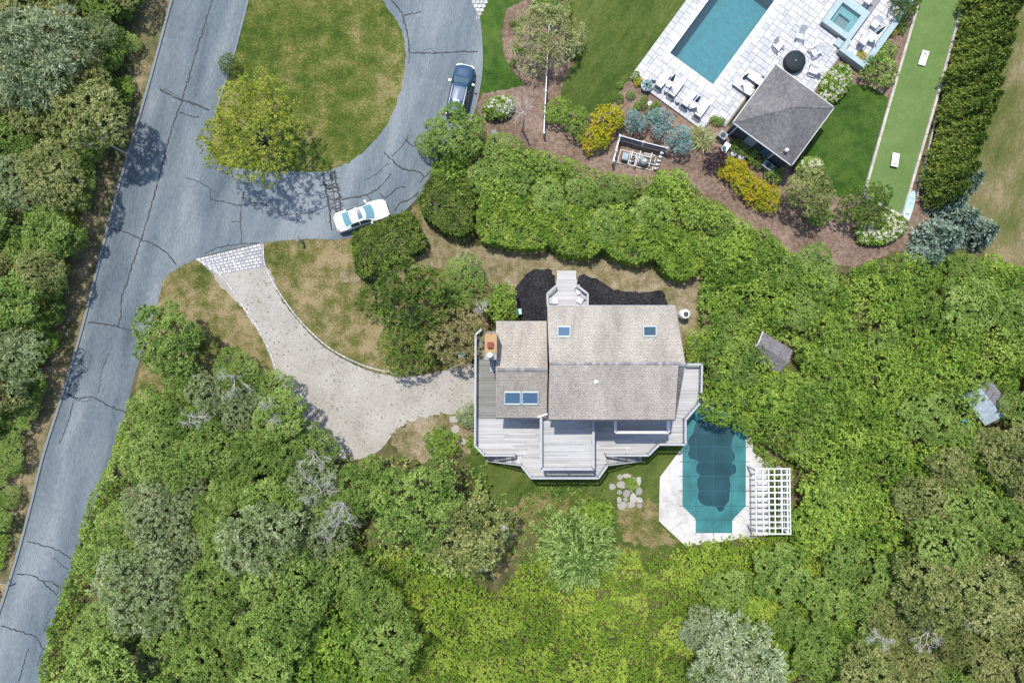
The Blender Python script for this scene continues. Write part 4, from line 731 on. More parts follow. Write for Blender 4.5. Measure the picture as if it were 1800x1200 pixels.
# bocce lane
lane = sheet('turf_lane', [(1628, -90), (1609, 20), (1560, 190), (1516, 345), (1585, 379), (1693, 0), (1718, -90)], .035, 'turf', 0)
for pts, lb in (([(1630, -90), (1609, 20), (1560, 190), (1517, 343)], 'pale timber edging along the garden side of the turf lane'), ([(1718, -90), (1693, 0), (1640, 190), (1585, 379)], 'pale timber edging along the arborvitae side of the turf lane'), ([(1517, 346), (1583, 380)], 'short timber edging across the end of the turf lane')):
    e = thing('timber_edging', lb, 'edging', P(*pts[1]))
    for a, c in zip(pts[:-1], pts[1:]):
        A = P(*a); C = P(*c); n = max(1, int((C - A).length / 2.4))
        for k in range(n): part(e, 'timber', MB().beam(A.lerp(C, k / n + .002) - e.location + Vector((0, 0, .11)), A.lerp(C, (k + 1) / n - .002) - e.location + Vector((0, 0, .11)), .22, .22, random.random()), 'timber')
e = thing('timber_edging', 'lower timber retaining strip between turf lane and arborvitae', 'edging', P(1625, 270))
for a, c in (((1645, 205), (1628, 275)), ((1628, 276), (1611, 346))): part(e, 'timber', MB().beam(P(*a) - e.location + Vector((0, 0, .06)), P(*c) - e.location + Vector((0, 0, .06)), .12, .12), 'timber')
for px, py, rz, lb, hs in ((1624, 102, R(-15), 'white cornhole board nearest the raised terrace', 1), (1574, 281, R(-12), 'white cornhole board nearest the paddle board', -1)):
    v = P(px, py, .25); t = thing('cornhole_board', lb, 'game board', (v.x, v.y, .035), rz, 'cornhole boards on the turf lane'); o = part(t, 'board', MB().box((0, 0, .2), (.62, 1.25, .04), 0, .5, R(7 * hs)), 'white'); sub(o, t, 'hole', MB().cyl((0, .38 * hs, .25), .08, .02, 16), 'charcoal')
    for x in (-.27, .27): part(t, 'leg', MB().box((x, .5 * hs, .11), (.05, .05, .22)), 'white')
v = P(1598, 366, .3); t = thing('paddle_board', 'pale blue paddle board leaning beside the end of the turf lane', 'paddle board', (v.x, v.y, .26), R(-16))
hull = [(.0, 1.62), (.14, 1.5), (.27, 1.1), (.34, .5), (.36, 0), (.34, -.6), (.28, -1.1), (.16, -1.45), (0, -1.6)]; hp = smooth_line(hull + [(-x, y) for x, y in hull[-2:0:-1]], 3)
o = part(t, 'hull', MB().prism(hp, -.06, .06, .5, .96), 'board_blue', False); part(t, 'deck_pad', MB().prism([(-.2, -.1), (.2, -.1), (.22, -.9), (-.22, -.9)], .06, .07), 'white'); part(t, 'carry_handle', MB().box((0, -.55, .08), (.3, .1, .03)), 'navy'); part(t, 'strap', MB().box((0, .45, .075), (.4, .05, .02)), 'sling')
for x in (-.13, .13): part(t, 'foot_plug', MB().cyl((x, .9, .06), .05, .02, 10), 'navy')
part(t, 'support', MB().box((0, .8, -.15), (.5, .08, .2)).box((0, -.8, -.15), (.5, .08, .2)), 'timber')
v = P(1598, 10, .5); t = thing('bench', 'narrow pale bench beside the top of the turf lane', 'bench', (v.x, v.y, 0), R(40)); part(t, 'seat', MB().box((0, 0, .44), (1.8, .35, .05)), 'board_blue'); part(t, 'leg', MB().box((-.7, 0, .21), (.06, .3, .42)), 'steel'); part(t, 'leg', MB().box((.7, 0, .21), (.06, .3, .42)), 'steel')
# fences
def fence(pts, label, h=1.15, posts=None, panel=False):
    q = [P(x, y, h) for x, y in pts]; t = thing('fence', label, 'fence', (q[0].x, q[0].y, 0)); o = Vector((q[0].x, q[0].y, 0))
    for p in q: part(t, 'post', MB().box((p.x - o.x, p.y - o.y, h / 2), (.13, .13, h)), 'white'); part(t, 'post_cap', MB().prism([(p.x - o.x + dx, p.y - o.y + dy) for dx, dy in ((-.1, -.1), (.1, -.1), (.1, .1), (-.1, .1))], h, h + .08, .5, .6), 'white')
    for a, c in zip(q[:-1], q[1:]):
        for z in (h - .08, h * .5, .2): part(t, 'rail', MB().beam((a.x - o.x, a.y - o.y, z), (c.x - o.x, c.y - o.y, z), .06, .1), 'white')
        if panel: part(t, 'panel', MB().beam((a.x - o.x, a.y - o.y, h * .5), (c.x - o.x, c.y - o.y, h * .5), .03, h * .85), 'charcoal')
fence([(968, -40), (967, 22), (964, 75), (961.6, 121), (959.7, 160), (957.8, 197), (956.4, 233)], 'white post and rail fence between the willow shrub and pool lawn')
fence([(1090, 238), (1131.5, 249.6), (1173.5, 260)], 'white posted fence with dark panels behind the pool pumps', 1.3, panel=True)
fence([(1090, 240), (1083.5, 265), (1079, 283)], 'short white fence at the open end of the pool pump pad', 1.2)
eq = thing('pool_pump_pad', 'pool pump pad with heater, filter tank and white pipes', 'pool equipment', P(1118, 280)); ec = eq.location.copy()
cor = [P(1091, 264) - ec, P(1085, 286) - ec, P(1146, 300) - ec, P(1152, 278) - ec]; part(eq, 'slab', MB().prism([tuple(c.xy) for c in cor], 0, .06), 'mulch')
for a, c in zip(cor, cor[1:] + cor[:1]): part(eq, 'border', MB().beam(a + Vector((0, 0, .06)), c + Vector((0, 0, .06)), .1, .12), 'timber')
ea = math.atan2(cor[3].y - cor[0].y, cor[3].x - cor[0].x)
c = P(1099, 275, .7) - ec; o = part(eq, 'heater', MB().box((c.x, c.y, .4), (.5, .6, .7), ea), 'steel'); sub(o, eq, 'heater_top', MB().box((c.x, c.y, .78), (.44, .5, .06), ea), 'shed_blue')
c = P(1133, 283, .8) - ec; o = part(eq, 'filter_tank', MB().lathe((c.x, c.y, .05), [(.3, 0), (.34, .1), (.34, .6), (.28, .78), (.1, .86)], 18), 'steel', True); sub(o, eq, 'valve', MB().cyl((c.x, c.y, .9), .12, .12, 12), 'white')
for px, py in ((1113, 283), (1119, 287), (1143, 285)): c = P(px, py, .3) - ec; part(eq, 'pump', MB().cyl((c.x, c.y, .06), .13, .3, 12).box((c.x + .2, c.y - .05, .2), (.35, .2, .2), ea), 'charcoal')
rd = random.Random(4)
for k in range(16):
    c = P(rd.uniform(1103, 1147), rd.uniform(270, 290), .4) - ec; L = rd.uniform(.5, 1.3); a = ea + (R(90) if k % 2 else 0); d = Vector((math.cos(a), math.sin(a), 0)) * L / 2; c.z = rd.uniform(.15, .65); e0, e1 = c - d, c + d; part(eq, 'pipe', MB().tube([(e0.x, e0.y, .06), e0, e1, (e1.x, e1.y, .06)], .035, 6), 'white')
for k in range(6): p = P(1165 - k * 2.4, 262 + k * 6.5, .6) - ec; part(eq, 'pipe', MB().cyl((p.x, p.y, 0), .09, .7 - .06 * k, 10).cyl((p.x + .1, p.y - .1, 0), .05, .8, 8), 'white')
# ---------------------------------------------------------------- cars
def car(name, label, L, Wd, st, paint, glass_f, loc, rz, cat, wagon=False):
    """st: stations (x from rear, roof z, half width of roof, belt z, half width)"""
    t = thing(name, label, cat, loc, rz); xs = [s[0] for s in st]
    def prof(x):
        v = [float(np.interp(x, xs, [s[k] for s in st])) for k in range(1, 5)]; zt, wt, zb, wd = v
        return [(-wd * .93, .22), (-wd, .45), (-wd * .985, zb * .86), (-wd * .95, zb), (-wt, zt - .07), (-wt * .8, zt - .015), (-wt * .4, zt), (0, zt + .01), (wt * .4, zt), (wt * .8, zt - .015), (wt, zt - .07), (wd * .95, zb), (wd * .985, zb * .86), (wd, .45), (wd * .93, .22)]
    N = 56; X = [L * k / N for k in range(N + 1)]; vs = []; m = 15
    for x in X: vs += [(x - L / 2, y, z) for y, z in prof(x)]
    fs = [(i * m + k, (i + 1) * m + k, (i + 1) * m + k + 1, i * m + k + 1) for i in range(N) for k in range(m - 1)] + [tuple(range(m)), tuple(range(N * m, N * m + m))[::-1]]
    fs += [(i * m, i * m + m - 1, (i + 1) * m + m - 1, (i + 1) * m) for i in range(N)]
    part(t, 'body', MB().add(vs, fs), paint, True)
    def patch(x0, x1, k0, k1, off=.012, bow=0.0, n=8, in0=0.0, in1=0.0):
        """surface piece between profile indices k0..k1 (floats), bowed ends, inset sides at each end"""
        V = []; q = 8
        for i in range(n + 1):
            for j in range(q + 1):
                f = j / q; kk = k0 + (k1 - k0) * f; g = i / n; kk = kk + ((in0 * (1 - g) + in1 * g) * (1 - 2 * f)); x = x0 + (x1 - x0) * g + bow * (1 - (2 * f - 1) ** 2); pr = prof(x); k = min(int(kk), 13); u = kk - k
                V.append((x - L / 2, (pr[k][0] * (1 - u) + pr[k + 1][0] * u) * 1.002, pr[k][1] * (1 - u) + pr[k + 1][1] * u + off))
        return MB().add(V, [(a * (q + 1) + b_, (a + 1) * (q + 1) + b_, (a + 1) * (q + 1) + b_ + 1, a * (q + 1) + b_ + 1) for a in range(n) for b_ in range(q)])
    for wx in (L * .19, L * .80):
        for s in (-1, 1):
            wv = MB(); yy = s * (Wd / 2 - .1); ring = [(r_, dy) for r_, dy in ((.32, -.1), (.33, 0), (.32, .1))]; V = []
            for r_, dy in ring: V += [(wx - L / 2 + r_ * math.cos(6.2832 * i / 18), yy + dy, .33 + r_ * math.sin(6.2832 * i / 18)) for i in range(18)]
            wv.add(V, [(k * 18 + i, k * 18 + (i + 1) % 18, (k + 1) * 18 + (i + 1) % 18, (k + 1) * 18 + i) for k in range(2) for i in range(18)] + [tuple(range(18)), tuple(range(36, 54))]); wo = part(t, 'wheel', wv, 'rubber')
            link('rim', MB().add([(wx - L / 2 + .22 * math.cos(6.2832 * i / 18), yy + s * .104, .33 + .22 * math.sin(6.2832 * i / 18)) for i in range(18)], [tuple(range(18))]).mesh('rim', 'chrome'), wo)
    return t, patch, prof
sed = [(0, .66, .55, .55, .74), (.08, .86, .66, .72, .82), (.3, .99, .72, .9, .87), (.72, 1.05, .72, .94, .89), (.95, 1.12, .66, .95, .9), (1.55, 1.42, .57, .96, .9), (2.0, 1.46, .58, .96, .9), (2.6, 1.44, .58, .95, .9), (3.45, 1.02, .70, .93, .89), (3.6, .98, .74, .9, .89), (4.2, .88, .72, .8, .86), (4.5, .76, .62, .66, .78), (4.62, .56, .5, .5, .66)]
v = P(635, 379, .7); t, patch, prof = car('parked_sedan', 'white sedan with sunroof parked beside the clipped hedge', 4.62, 1.8, sed, 'car_white', 'car_glass', (v.x, v.y, .02), R(18), 'car')
part(t, 'windscreen', patch(2.66, 3.36, 4.3, 9.7, .014, .16), 'car_glass', True); part(t, 'rear_window', patch(.86, 1.5, 4.3, 9.7, .014, -.10), 'car_glass', True); part(t, 'sunroof', patch(2.1, 2.5, 5.1, 8.9, .014, .02), 'sky_glass', True)
for k0, k1 in ((3.12, 3.92), (10.08, 10.88)):
    part(t, 'side_window', patch(1.25, 2.05, k0, k1, .008), 'dark_glass', True); part(t, 'side_window', patch(2.12, 3.05, k0, k1, .008), 'dark_glass', True)
for s in (-1, 1):
    part(t, 'wing_mirror', MB().box((3.05 - 2.31, s * 1.0, .98), (.14, .2, .12), s * .2), 'car_white'); part(t, 'headlight', MB().box((4.42 - 2.31, s * .6, .66), (.2, .3, .12), -s * .5), 'lamp'); part(t, 'tail_light', MB().box((.05 - 2.31, s * .66, .78), (.1, .26, .14), s * .2), 'lamp_red')
part(t, 'front_bumper', MB().box((4.6 - 2.31, 0, .42), (.12, 1.25, .2)), 'car_white'); part(t, 'rear_bumper', MB().box((0 - 2.31, 0, .48), (.12, 1.4, .2)), 'car_white')
wag = [(0, 1.0, .6, .7, .78), (.1, 1.35, .58, .92, .86), (.3, 1.5, .60, .98, .9), (1.2, 1.6, .62, 1.0, .92), (2.4, 1.58, .60, 1.0, .92), (2.75, 1.5, .60, .99, .92), (3.4, 1.14, .74, .98, .91), (3.55, 1.08, .78, .95, .91), (4.3, .98, .74, .84, .87), (4.6, .82, .62, .7, .78), (4.72, .58, .5, .5, .66)]
v = P(809, 160, .8); t, patch, prof = car('parked_wagon', 'dark blue station wagon with silver roof rails parked under the sumac', 4.72, 1.84, wag, 'car_blue', 'dark_glass', (v.x, v.y, .02), R(78), 'car')
part(t, 'windscreen', patch(2.72, 3.36, 4.3, 9.7, .014, .12), 'dark_glass', True); part(t, 'rear_window', patch(.06, .24, 4.3, 9.7, .014, -.02), 'dark_glass', True); part(t, 'sunroof', patch(1.3, 2.45, 5.0, 9.0, .014), 'sky_glass', True)
for k0, k1 in ((3.12, 3.92), (10.08, 10.88)):
    for x0, x1 in ((.45, 1.15), (1.22, 2.0), (2.07, 3.0)): part(t, 'side_window', patch(x0, x1, k0, k1, .008), 'dark_glass', True)
for s in (-1, 1):
    part(t, 'roof_rail', MB().tube([(.35 - 2.36, s * .6, 1.52), (.6 - 2.36, s * .62, 1.62), (2.3 - 2.36, s * .62, 1.62), (2.55 - 2.36, s * .6, 1.52)], .03, 6), 'chrome'); part(t, 'wing_mirror', MB().box((3.0 - 2.36, s * 1.03, 1.04), (.14, .2, .14), s * .2), 'car_blue'); part(t, 'headlight', MB().box((4.5 - 2.36, s * .62, .72), (.2, .28, .12), -s * .5), 'lamp'); part(t, 'tail_light', MB().box((.1 - 2.36, s * .75, 1.0), (.08, .14, .4)), 'lamp_red')
part(t, 'front_bumper', MB().box((4.7 - 2.36, 0, .44), (.12, 1.3, .22)), 'car_blue')
# ---------------------------------------------------------------- sheds and odds
v = P(1358, 620, 2.6); t = thing('garden_shed', 'grey shingled shed roof sunk in the green thicket', 'shed', (v.x, v.y, 0), R(-32)); part(t, 'wall', MB().box((0, 0, 1.1), (2.6, 1.9, 2.2)), 'cedar')
for s in (-1, 1): o = link('roof', roof_mesh('roof', [(-1.5, s * 1.2, 2.1), (1.5, s * 1.2, 2.1), (1.5, 0, 2.8), (-1.5, 0, 2.8)], 'shingle_grey', .06), t)
part(t, 'rake_board', MB().beam((-1.5, -1.2, 2.08), (-1.5, 0, 2.78), .06, .1).beam((-1.5, 0, 2.78), (-1.5, 1.2, 2.08), .06, .1), 'white'); part(t, 'door', MB().box((-1.31, 0, .95), (.05, .8, 1.8)), 'timber')
v = P(1742, 706, 2.4); t = thing('garden_shed', 'pale blue panelled shed roof beside the blue tarp and oaks', 'shed', (v.x, v.y, 0), R(-52)); part(t, 'wall', MB().box((0, 0, 1), (2.6, 2.4, 2)), 'shed_blue')
for s, m_ in ((1, 'shed_blue'), (-1, 'shed_roof')):
    b = MB()
    for k in range(5): x = -1.5 + k * .62; part(t, 'roof_panel', MB().add([(x, -s * 1.4 if s > 0 else 1.4, 1.9), (x + .58, -s * 1.4 if s > 0 else 1.4, 1.9), (x + .58, 0, 2.5), (x, 0, 2.5)], [(0, 1, 2, 3) if s > 0 else (3, 2, 1, 0)]), m_)
v = P(1706, 741, .4); bm = bmesh.new(); bmesh.ops.create_icosphere(bm, subdivisions=3, radius=.55); rd = random.Random(3)
for q in bm.verts: q.co *= rd.uniform(.8, 1.15); q.co.z = max(0, q.co.z * .7)
me = bpy.data.meshes.new('tarp'); bm.to_mesh(me); bm.free(); me.materials.append(M['blue_tarp']); o = tag(link('tarp_bundle', me), 'crumpled bright blue tarp bundle near the pale shed', 'tarp'); o.location = (v.x, v.y, 0)
v = P(1724, 728, .3); t = thing('firewood_pile', 'small pile of white and red odds beside the blue tarp', 'pile', (v.x, v.y, 0))
for k in range(14): part(t, 'log', MB().cyl((random.uniform(-.5, .5), random.uniform(-.5, .5), 0), random.uniform(.06, .1), random.uniform(.15, .35), 8), 'white' if k % 3 else 'lamp_red')
for px, py, h_, lb in ((531, 424, 1.1, 'short grey post with box at the road edge of the front lawn'), (869, 244, 1.3, 'grey box on a post beneath the sumac')):
    v = P(px, py, 0); t = thing('mailbox', lb, 'mailbox', (v.x, v.y, 0)); part(t, 'post', MB().box((0, 0, h_ / 2), (.12, .12, h_)), 'timber'); part(t, 'box', MB().box((0, .05, h_ + .12), (.2 if h_ < 1.2 else .45, .5, .22), .1), 'kerb')
v = P(3, 1024, 1.0); t = thing('road_sign', 'small white sign on a post on the dry verge', 'sign', (v.x, v.y, 0), .4); part(t, 'post', MB().box((0, 0, .7), (.06, .06, 1.4)), 'steel'); part(t, 'plate', MB().box((0, -.04, 1.3), (.6, .03, .3)), 'white')
v = P(1143, 181, .2); t = thing('garden_light', 'round white path light in the mulch below the loungers', 'lamp', (v.x, v.y, .008)); part(t, 'base', MB().cyl((0, 0, 0), .2, .08, 16), 'white'); part(t, 'lens', MB().cyl((0, 0, .08), .1, .05, 12), 'steel')
# ---------------------------------------------------------------- vegetation
KIND = {}
def kind(key, name, cat, variants): KIND[key] = (name, cat, variants)
def tree_var(key, n, mat, R0, h, nl, dens, rad, seed, flat=.75, lob=(.3, .5), low=-.35, **kw):
    out = []
    for i in range(n):
        k2 = dict(kw); f = (1.0, .8, 1.25)[i % 3]; k2['L'] *= f; k2['W'] *= f
        me, lb = lobes_crown(key + '_crown', LEAF[mat], R0, h, nl + (0, 10, -8)[i % 3], dens / f, seed + i, flat, lob, low, **k2); out.append((me, trunk_mesh(key + '_trunk', lb, h, rad, seed=seed + i), R0, h))
    return out
kind('oak', 'oak_tree', 'tree', tree_var('oak', 3, 'oak', 3.2, 6.2, 40, 17, .2, 10, .6, (.16, .32), m=11, L=.19, W=.10, el=(0, .8)))
kind('green', 'broadleaf_tree', 'tree', tree_var('green', 3, 'green', 3.2, 6.2, 38, 17, .2, 20, .6, (.16, .33), m=11, L=.19, W=.10, el=(-.1, .7)))
kind('silver', 'olive_tree', 'tree', tree_var('silver', 3, 'silver', 2.8, 5.0, 40, 18, .16, 30, .55, (.15, .3), m=12, L=.18, W=.065, el=(.1, 1.1)))
kind('pale', 'silvery_tree', 'tree', tree_var('pale', 1, 'pale', 3.4, 5.0, 44, 13, .16, 35, .55, (.14, .28), m=11, L=.32, W=.075, el=(.3, 1.25)))
kind('lime', 'vine_bush', 'bush', tree_var('lime', 3, 'lime', 2.0, 2.6, 30, 20, .1, 40, .55, (.17, .34), m=9, L=.17, W=.10, el=(-.1, .7)))
kind('dark', 'juniper_bush', 'bush', tree_var('dark', 2, 'dark', 2.4, 3.4, 40, 20, .12, 50, .6, (.16, .3), m=13, L=.17, W=.07, el=(.2, 1.2)))
kind('yellow', 'elm_tree', 'tree', tree_var('yellow', 1, 'yellow', 4.6, 7.0, 80, 7, .17, 60, .5, (.08, .18), m=8, L=.2, W=.11, el=(-.1, .8)))
kind('brown', 'heather_bush', 'bush', tree_var('brown', 1, 'brown', 2.2, 3.0, 36, 18, .1, 66, .6, (.16, .3), m=11, L=.16, W=.075))
kind('gold', 'gold_shrub', 'shrub', tree_var('gold', 2, 'gold', 1.2, 1.5, 18, 26, .05, 70, .7, (.25, .4), m=8, L=.17, W=.1))
kind('willow', 'willow_shrub', 'shrub', tree_var('willow', 1, 'willow', 2.6, 2.8, 30, 12, .08, 75, .6, (.2, .34), m=14, L=.26, W=.05, el=(.3, 1.2)))
kind('small', 'round_shrub', 'shrub', tree_var('small', 2, 'green', .8, 1.0, 12, 40, .04, 80, .75, (.3, .45), m=8, L=.14, W=.08))
kind('purple', 'purple_shrub', 'shrub', tree_var('purple', 1, 'purple', 1.0, 1.3, 14, 26, .04, 84, .7, (.25, .4), m=10, L=.2, W=.07, el=(.2, 1.2)))
kind('blue', 'blue_spruce', 'conifer', tree_var('blue', 1, 'blue', 1.25, 2.1, 30, 42, .09, 90, .85, (.2, .36), m=10, L=.14, W=.05, el=(.3, 1.3)))
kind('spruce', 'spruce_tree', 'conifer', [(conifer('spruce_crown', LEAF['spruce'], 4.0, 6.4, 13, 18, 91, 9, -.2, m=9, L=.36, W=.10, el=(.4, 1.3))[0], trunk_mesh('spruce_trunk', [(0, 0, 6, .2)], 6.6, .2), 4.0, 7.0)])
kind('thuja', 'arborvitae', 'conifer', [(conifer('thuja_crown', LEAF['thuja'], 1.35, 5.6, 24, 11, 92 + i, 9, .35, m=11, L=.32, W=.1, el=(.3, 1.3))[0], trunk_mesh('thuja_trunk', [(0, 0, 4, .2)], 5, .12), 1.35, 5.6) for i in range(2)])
kind('bluetree', 'blue_spruce', 'conifer', [(conifer('blue_tree_crown', LEAF['bluegrey'], 2.2, 4.6, 12, 12, 95, 8, -.1, m=9, L=.34, W=.10, el=(.3, 1.3))[0], trunk_mesh('blue_tree_trunk', [(0, 0, 4, .2)], 4.2, .14), 2.2, 4.6)])
kind('grass', 'grass_clump', 'grass clump', [(leaf_mesh('grass_crown', np.random.default_rng(5).normal(0, .12, (26, 3)) * np.array([1, 1, .2]) + np.array([0, 0, .1]), np.tile([0, 0, 1.], (26, 1)), np.random.default_rng(6).uniform(.3, .8, 26), LEAF['willow'], m=12, L=.75, W=.04, el=(.4, 1.4), droop=.3), None, .6, .7)])
def plant(key, px, py, rpx, label, group=None, hs=1.0, var=None):
    name, cat, V = KIND[key]; me, tm, R0, h = V[(random.randrange(len(V)) if var is None else var)]
    z = .6 * h * hs * (rpx * .05 / R0); s = rpx * (H - z) / 1200 / R0; v = P(px, py, z)
    t = thing(name, label, cat, (v.x, v.y, 0), random.uniform(0, 6.28), group); t.scale = (s, s, s * hs)
    link('crown', me, t)
    if tm: link('trunk', tm, t)
    return t
def in1(x, y, poly): return bool(in_poly(np.array([float(x)]), np.array([float(y)]), poly)[0])
def fill(poly, keys, rr, label, group, sp=.85, seed=1, avoid=(), hs=(.85, 1.15), tries=2500):
    rd = random.Random(seed); xs = [p[0] for p in poly]; ys = [p[1] for p in poly]; pts = []
    for _ in range(tries):
        x = rd.uniform(min(xs), max(xs)); y = rd.uniform(min(ys), max(ys)); r = rd.uniform(*rr)
        if not (-75 - r < x < 1875 + r and -55 - r < y < 1255 + r): continue
        if in1(x, y, poly) and not any(in1(x, y, a) for a in avoid) and all(math.hypot(x - a, y - b_) > (r + c) * sp for a, b_, c in pts + SOLO): pts.append((x, y, r))
    ch = [(x, y, r, rd.choice(keys)) for x, y, r in pts]
    for x, y, r, k in ch:
        t = plant(k, x, y, r, label[k], group, rd.uniform(*hs)); FILLED.append((t, x, y, r, label[k]))
SOLO = [(1728, 718, 48), (1355, 620, 28)]; FILLED = []
ORD = ['nearest', 'second nearest', 'third nearest', 'fourth nearest', 'fifth nearest', 'sixth nearest', 'seventh nearest']
MARKS = [('the pergola', 1360, 880), ('the blue tarp', 1706, 741), ('the pale blue shed', 1742, 706), ('the grey shed roof', 1358, 620), ('the covered pool', 1255, 730), ('the paddle board', 1598, 366), ('the large silvery tree', 1295, 1165), ('the pale spruce', 1022, 988), ('the grey boulder', 884, 936), ('the driveway tip', 600, 805), ('the driveway apron', 400, 455), ('the road crack', 213, 560), ('the white road sign', 3, 1024), ('the propane tank', 1203, 552), ('the pool pumps', 1118, 280), ('the dry field', 1790, 470), ('the mulch path', 1400, 440), ('the back porch', 997, 515), ('the large pale tree', 78, 105), ('the kerb crack', 285, 160), ('the brown green oak', 822, 935), ('the blue wagon', 809, 160), ('the taller oakwood dead tree', 1690, 1080), ('the shorter oakwood dead tree', 1640, 1120), ('the dead roadside tree', 160, 240), ('the driveway tip dead tree', 545, 800), ('the scrubby dead tree', 325, 735), ('the hollow dead tree', 590, 925), ('the driveway bend dead tree', 405, 665), ('the silvery oakwood dead tree', 1560, 1130), ('the road edge vines', 110, 1060), ('the large bright bush', 1460, 885)]
def name_filled():
    groups = {}
    for f in FILLED: groups.setdefault(f[4], []).append(f)
    for lab, L in groups.items():
        cand = []
        for nm, mx_, my_ in MARKS:
            for k, f in enumerate(sorted(L, key=lambda f: math.hypot(f[1] - mx_, f[2] - my_))[:7]): cand.append((k + math.hypot(f[1] - mx_, f[2] - my_) / 400, k, nm, f))
        done = set()
        for _, k, nm, f in sorted(cand, key=lambda c: c[0]):
            if f[0].name not in done: done.add(f[0].name); f[0]['label'] = lab + ', ' + ORD[k] + ' ' + nm
        for f in L:
            if f[0].name not in done: f[0]['label'] = ('small ' if f[3] < 42 else 'broad ' if f[3] > 58 else 'middling ') + lab
def solo(key, px, py, r, label, group=None, hs=1.0, var=None, block=True):
    if block: SOLO.append((px, py, r * .8))
    return plant(key, px, py, r, label, group, hs, var)
# single trees and bushes
solo('yellow', 455, 238, 104, 'yellow green elm at the tip of the grass island', None, .9)
solo('pale', 78, 105, 86, 'large pale grey green tree in the roadside wood', None, 1.1)
solo('spruce', 1022, 988, 88, 'pale green spruce below the deck lawn')
solo('oak', 822, 935, 72, 'brown green oak beside the grey boulder'); solo('green', 735, 880, 78, 'broad green tree between the driveway end and the brown oak'); solo('green', 645, 850, 48, 'smaller green tree at the driveway end beside dead branches')
solo('pale', 1295, 1165, 82, 'large silvery tree at the foot of the right thicket'); solo('pale', 1235, 1100, 40, 'small silvery tree beside the large silvery tree')
solo('green', 300, 595, 62, 'loose green tree overhanging the road at the driveway corner', None, .9)
solo('dark', 720, 520, 72, 'dark green juniper beside the clipped hedge'); solo('green', 815, 500, 46, 'mid green bush between juniper and dry path', None, .6); solo('brown', 800, 590, 60, 'brownish heather bush beside the deck rail'); solo('dark', 715, 612, 52, 'dark juniper spreading over the driveway edge'); solo('lime', 878, 532, 34, 'bright green cedar bush at the wing roof corner', None, 1.3); solo('brown', 850, 520, 36, 'brown twiggy bush behind the bright cedar bush')
solo('silver', 827, 729, 24, 'small round grey green bush at the deck corner', None, .8)
solo('green', 800, 238, 50, 'sumac like tree over the blue wagon', None, .8); solo('green', 760, 255, 26, 'small leafy branch cluster at the loop road edge', None, .7)
solo('willow', 960, 68, 58, 'pale variegated willow shrub over the white fence'); solo('small', 1010, 85, 14, 'small green shrub beside the willow shrub'); solo('green', 975, 8, 32, 'dark green shrub at the top of the fence bed', None, .5)
for px, py, r, k, lb in ((980, 195, 24, 'lime', 'yellow green bush beside the fence end'), (1012, 215, 26, 'lime', 'pale flowering bush between fence and orange shrub'), (1068, 212, 28, 'gold', 'orange tinted shrub beside the pump fence'), (1046, 243, 24, 'gold', 'bright yellow green shrub below the orange shrub')): solo(k, px, py, r, lb)
for px, py, r, lb in ((1116, 216, 20, 'small blue spruce nearest the pump fence post'), (1161, 214, 23, 'middle blue spruce below the loungers'), (1192, 247, 24, 'largest blue spruce beside the mulch path')): solo('blue', px, py, r, lb, 'blue spruces below the loungers')
solo('grass', 1236, 243, 18, 'pale ornamental grass beside the largest blue spruce'); solo('grass', 1220, 236, 14, 'small ornamental grass at the patio corner')
solo('purple', 1257, 281, 20, 'dark purple shrub beside the mulch path')
for i, (px, py, r) in enumerate(((1290, 298, 22), (1305, 320, 22), (1330, 335, 22), (1352, 350, 22), (1276, 300, 15))): solo('gold', px, py, r, 'golden shrub of the path bed, %s the purple shrub' % ['second nearest', 'third nearest', 'fourth nearest', 'farthest from', 'nearest'][i], 'golden shrubs along the mulch path', 1, i % 2, False)
for px, py, r, k, lb in ((1302, 256, 15, 'small', 'round green shrub beside the white cart'), (1330, 277, 16, 'small', 'round green shrub under the pool house wall'), (1360, 307, 16, 'small', 'dark round shrub beside the pool house corner'), (1420, 340, 44, 'oak', 'olive green round bush below the pool house'), (1440, 378, 22, 'lime', 'bright green low bush below the olive bush'), (1520, 362, 44, 'dark', 'dark green bush at the end of the turf lane'), (1545, 122, 27, 'small', 'larger green shrub beside the raised terrace'), (1560, 88, 16, 'small', 'small green shrub between terrace and turf lane'), (1585, 48, 10, 'small', 'tiny green shrub beside the terrace coping'), (1570, 55, 8, 'gold', 'tiny yellow shrub beside the terrace coping'), (1512, 100, 11, 'gold', 'yellow green plant inside the terrace corner'), (1256, 212, 8, 'small', 'small shrub in the patio corner beside the last lounger'), (1266, 213, 8, 'small', 'small shrub beside the pool house patio corner'), (1117, 134, 8, 'small', 'small dark shrub at the patio edge beside the agave'), (1123, 144, 8, 'gold', 'small yellow green shrub beside the agave bowl'), (403, 112, 18, 'dark', 'dark green clump at the kerb of the grass island'), (1590, 5, 30, 'dark', 'dark shrub behind the terrace wall')):
    solo(k, px, py, r, lb, None, .9)
for i in range(16): px = random.uniform(1085, 1160); py = 160 + (px - 1085) * .45 + random.uniform(-14, 22); plant('small', px, py, random.uniform(4, 8), 'little green perennial in the mulch below the patio', 'perennials below the patio')
for i in range(8): plant('small', random.uniform(895, 925), random.uniform(10, 110), random.uniform(4, 7), 'little green perennial in the curved fence bed', 'perennials in the fence bed')
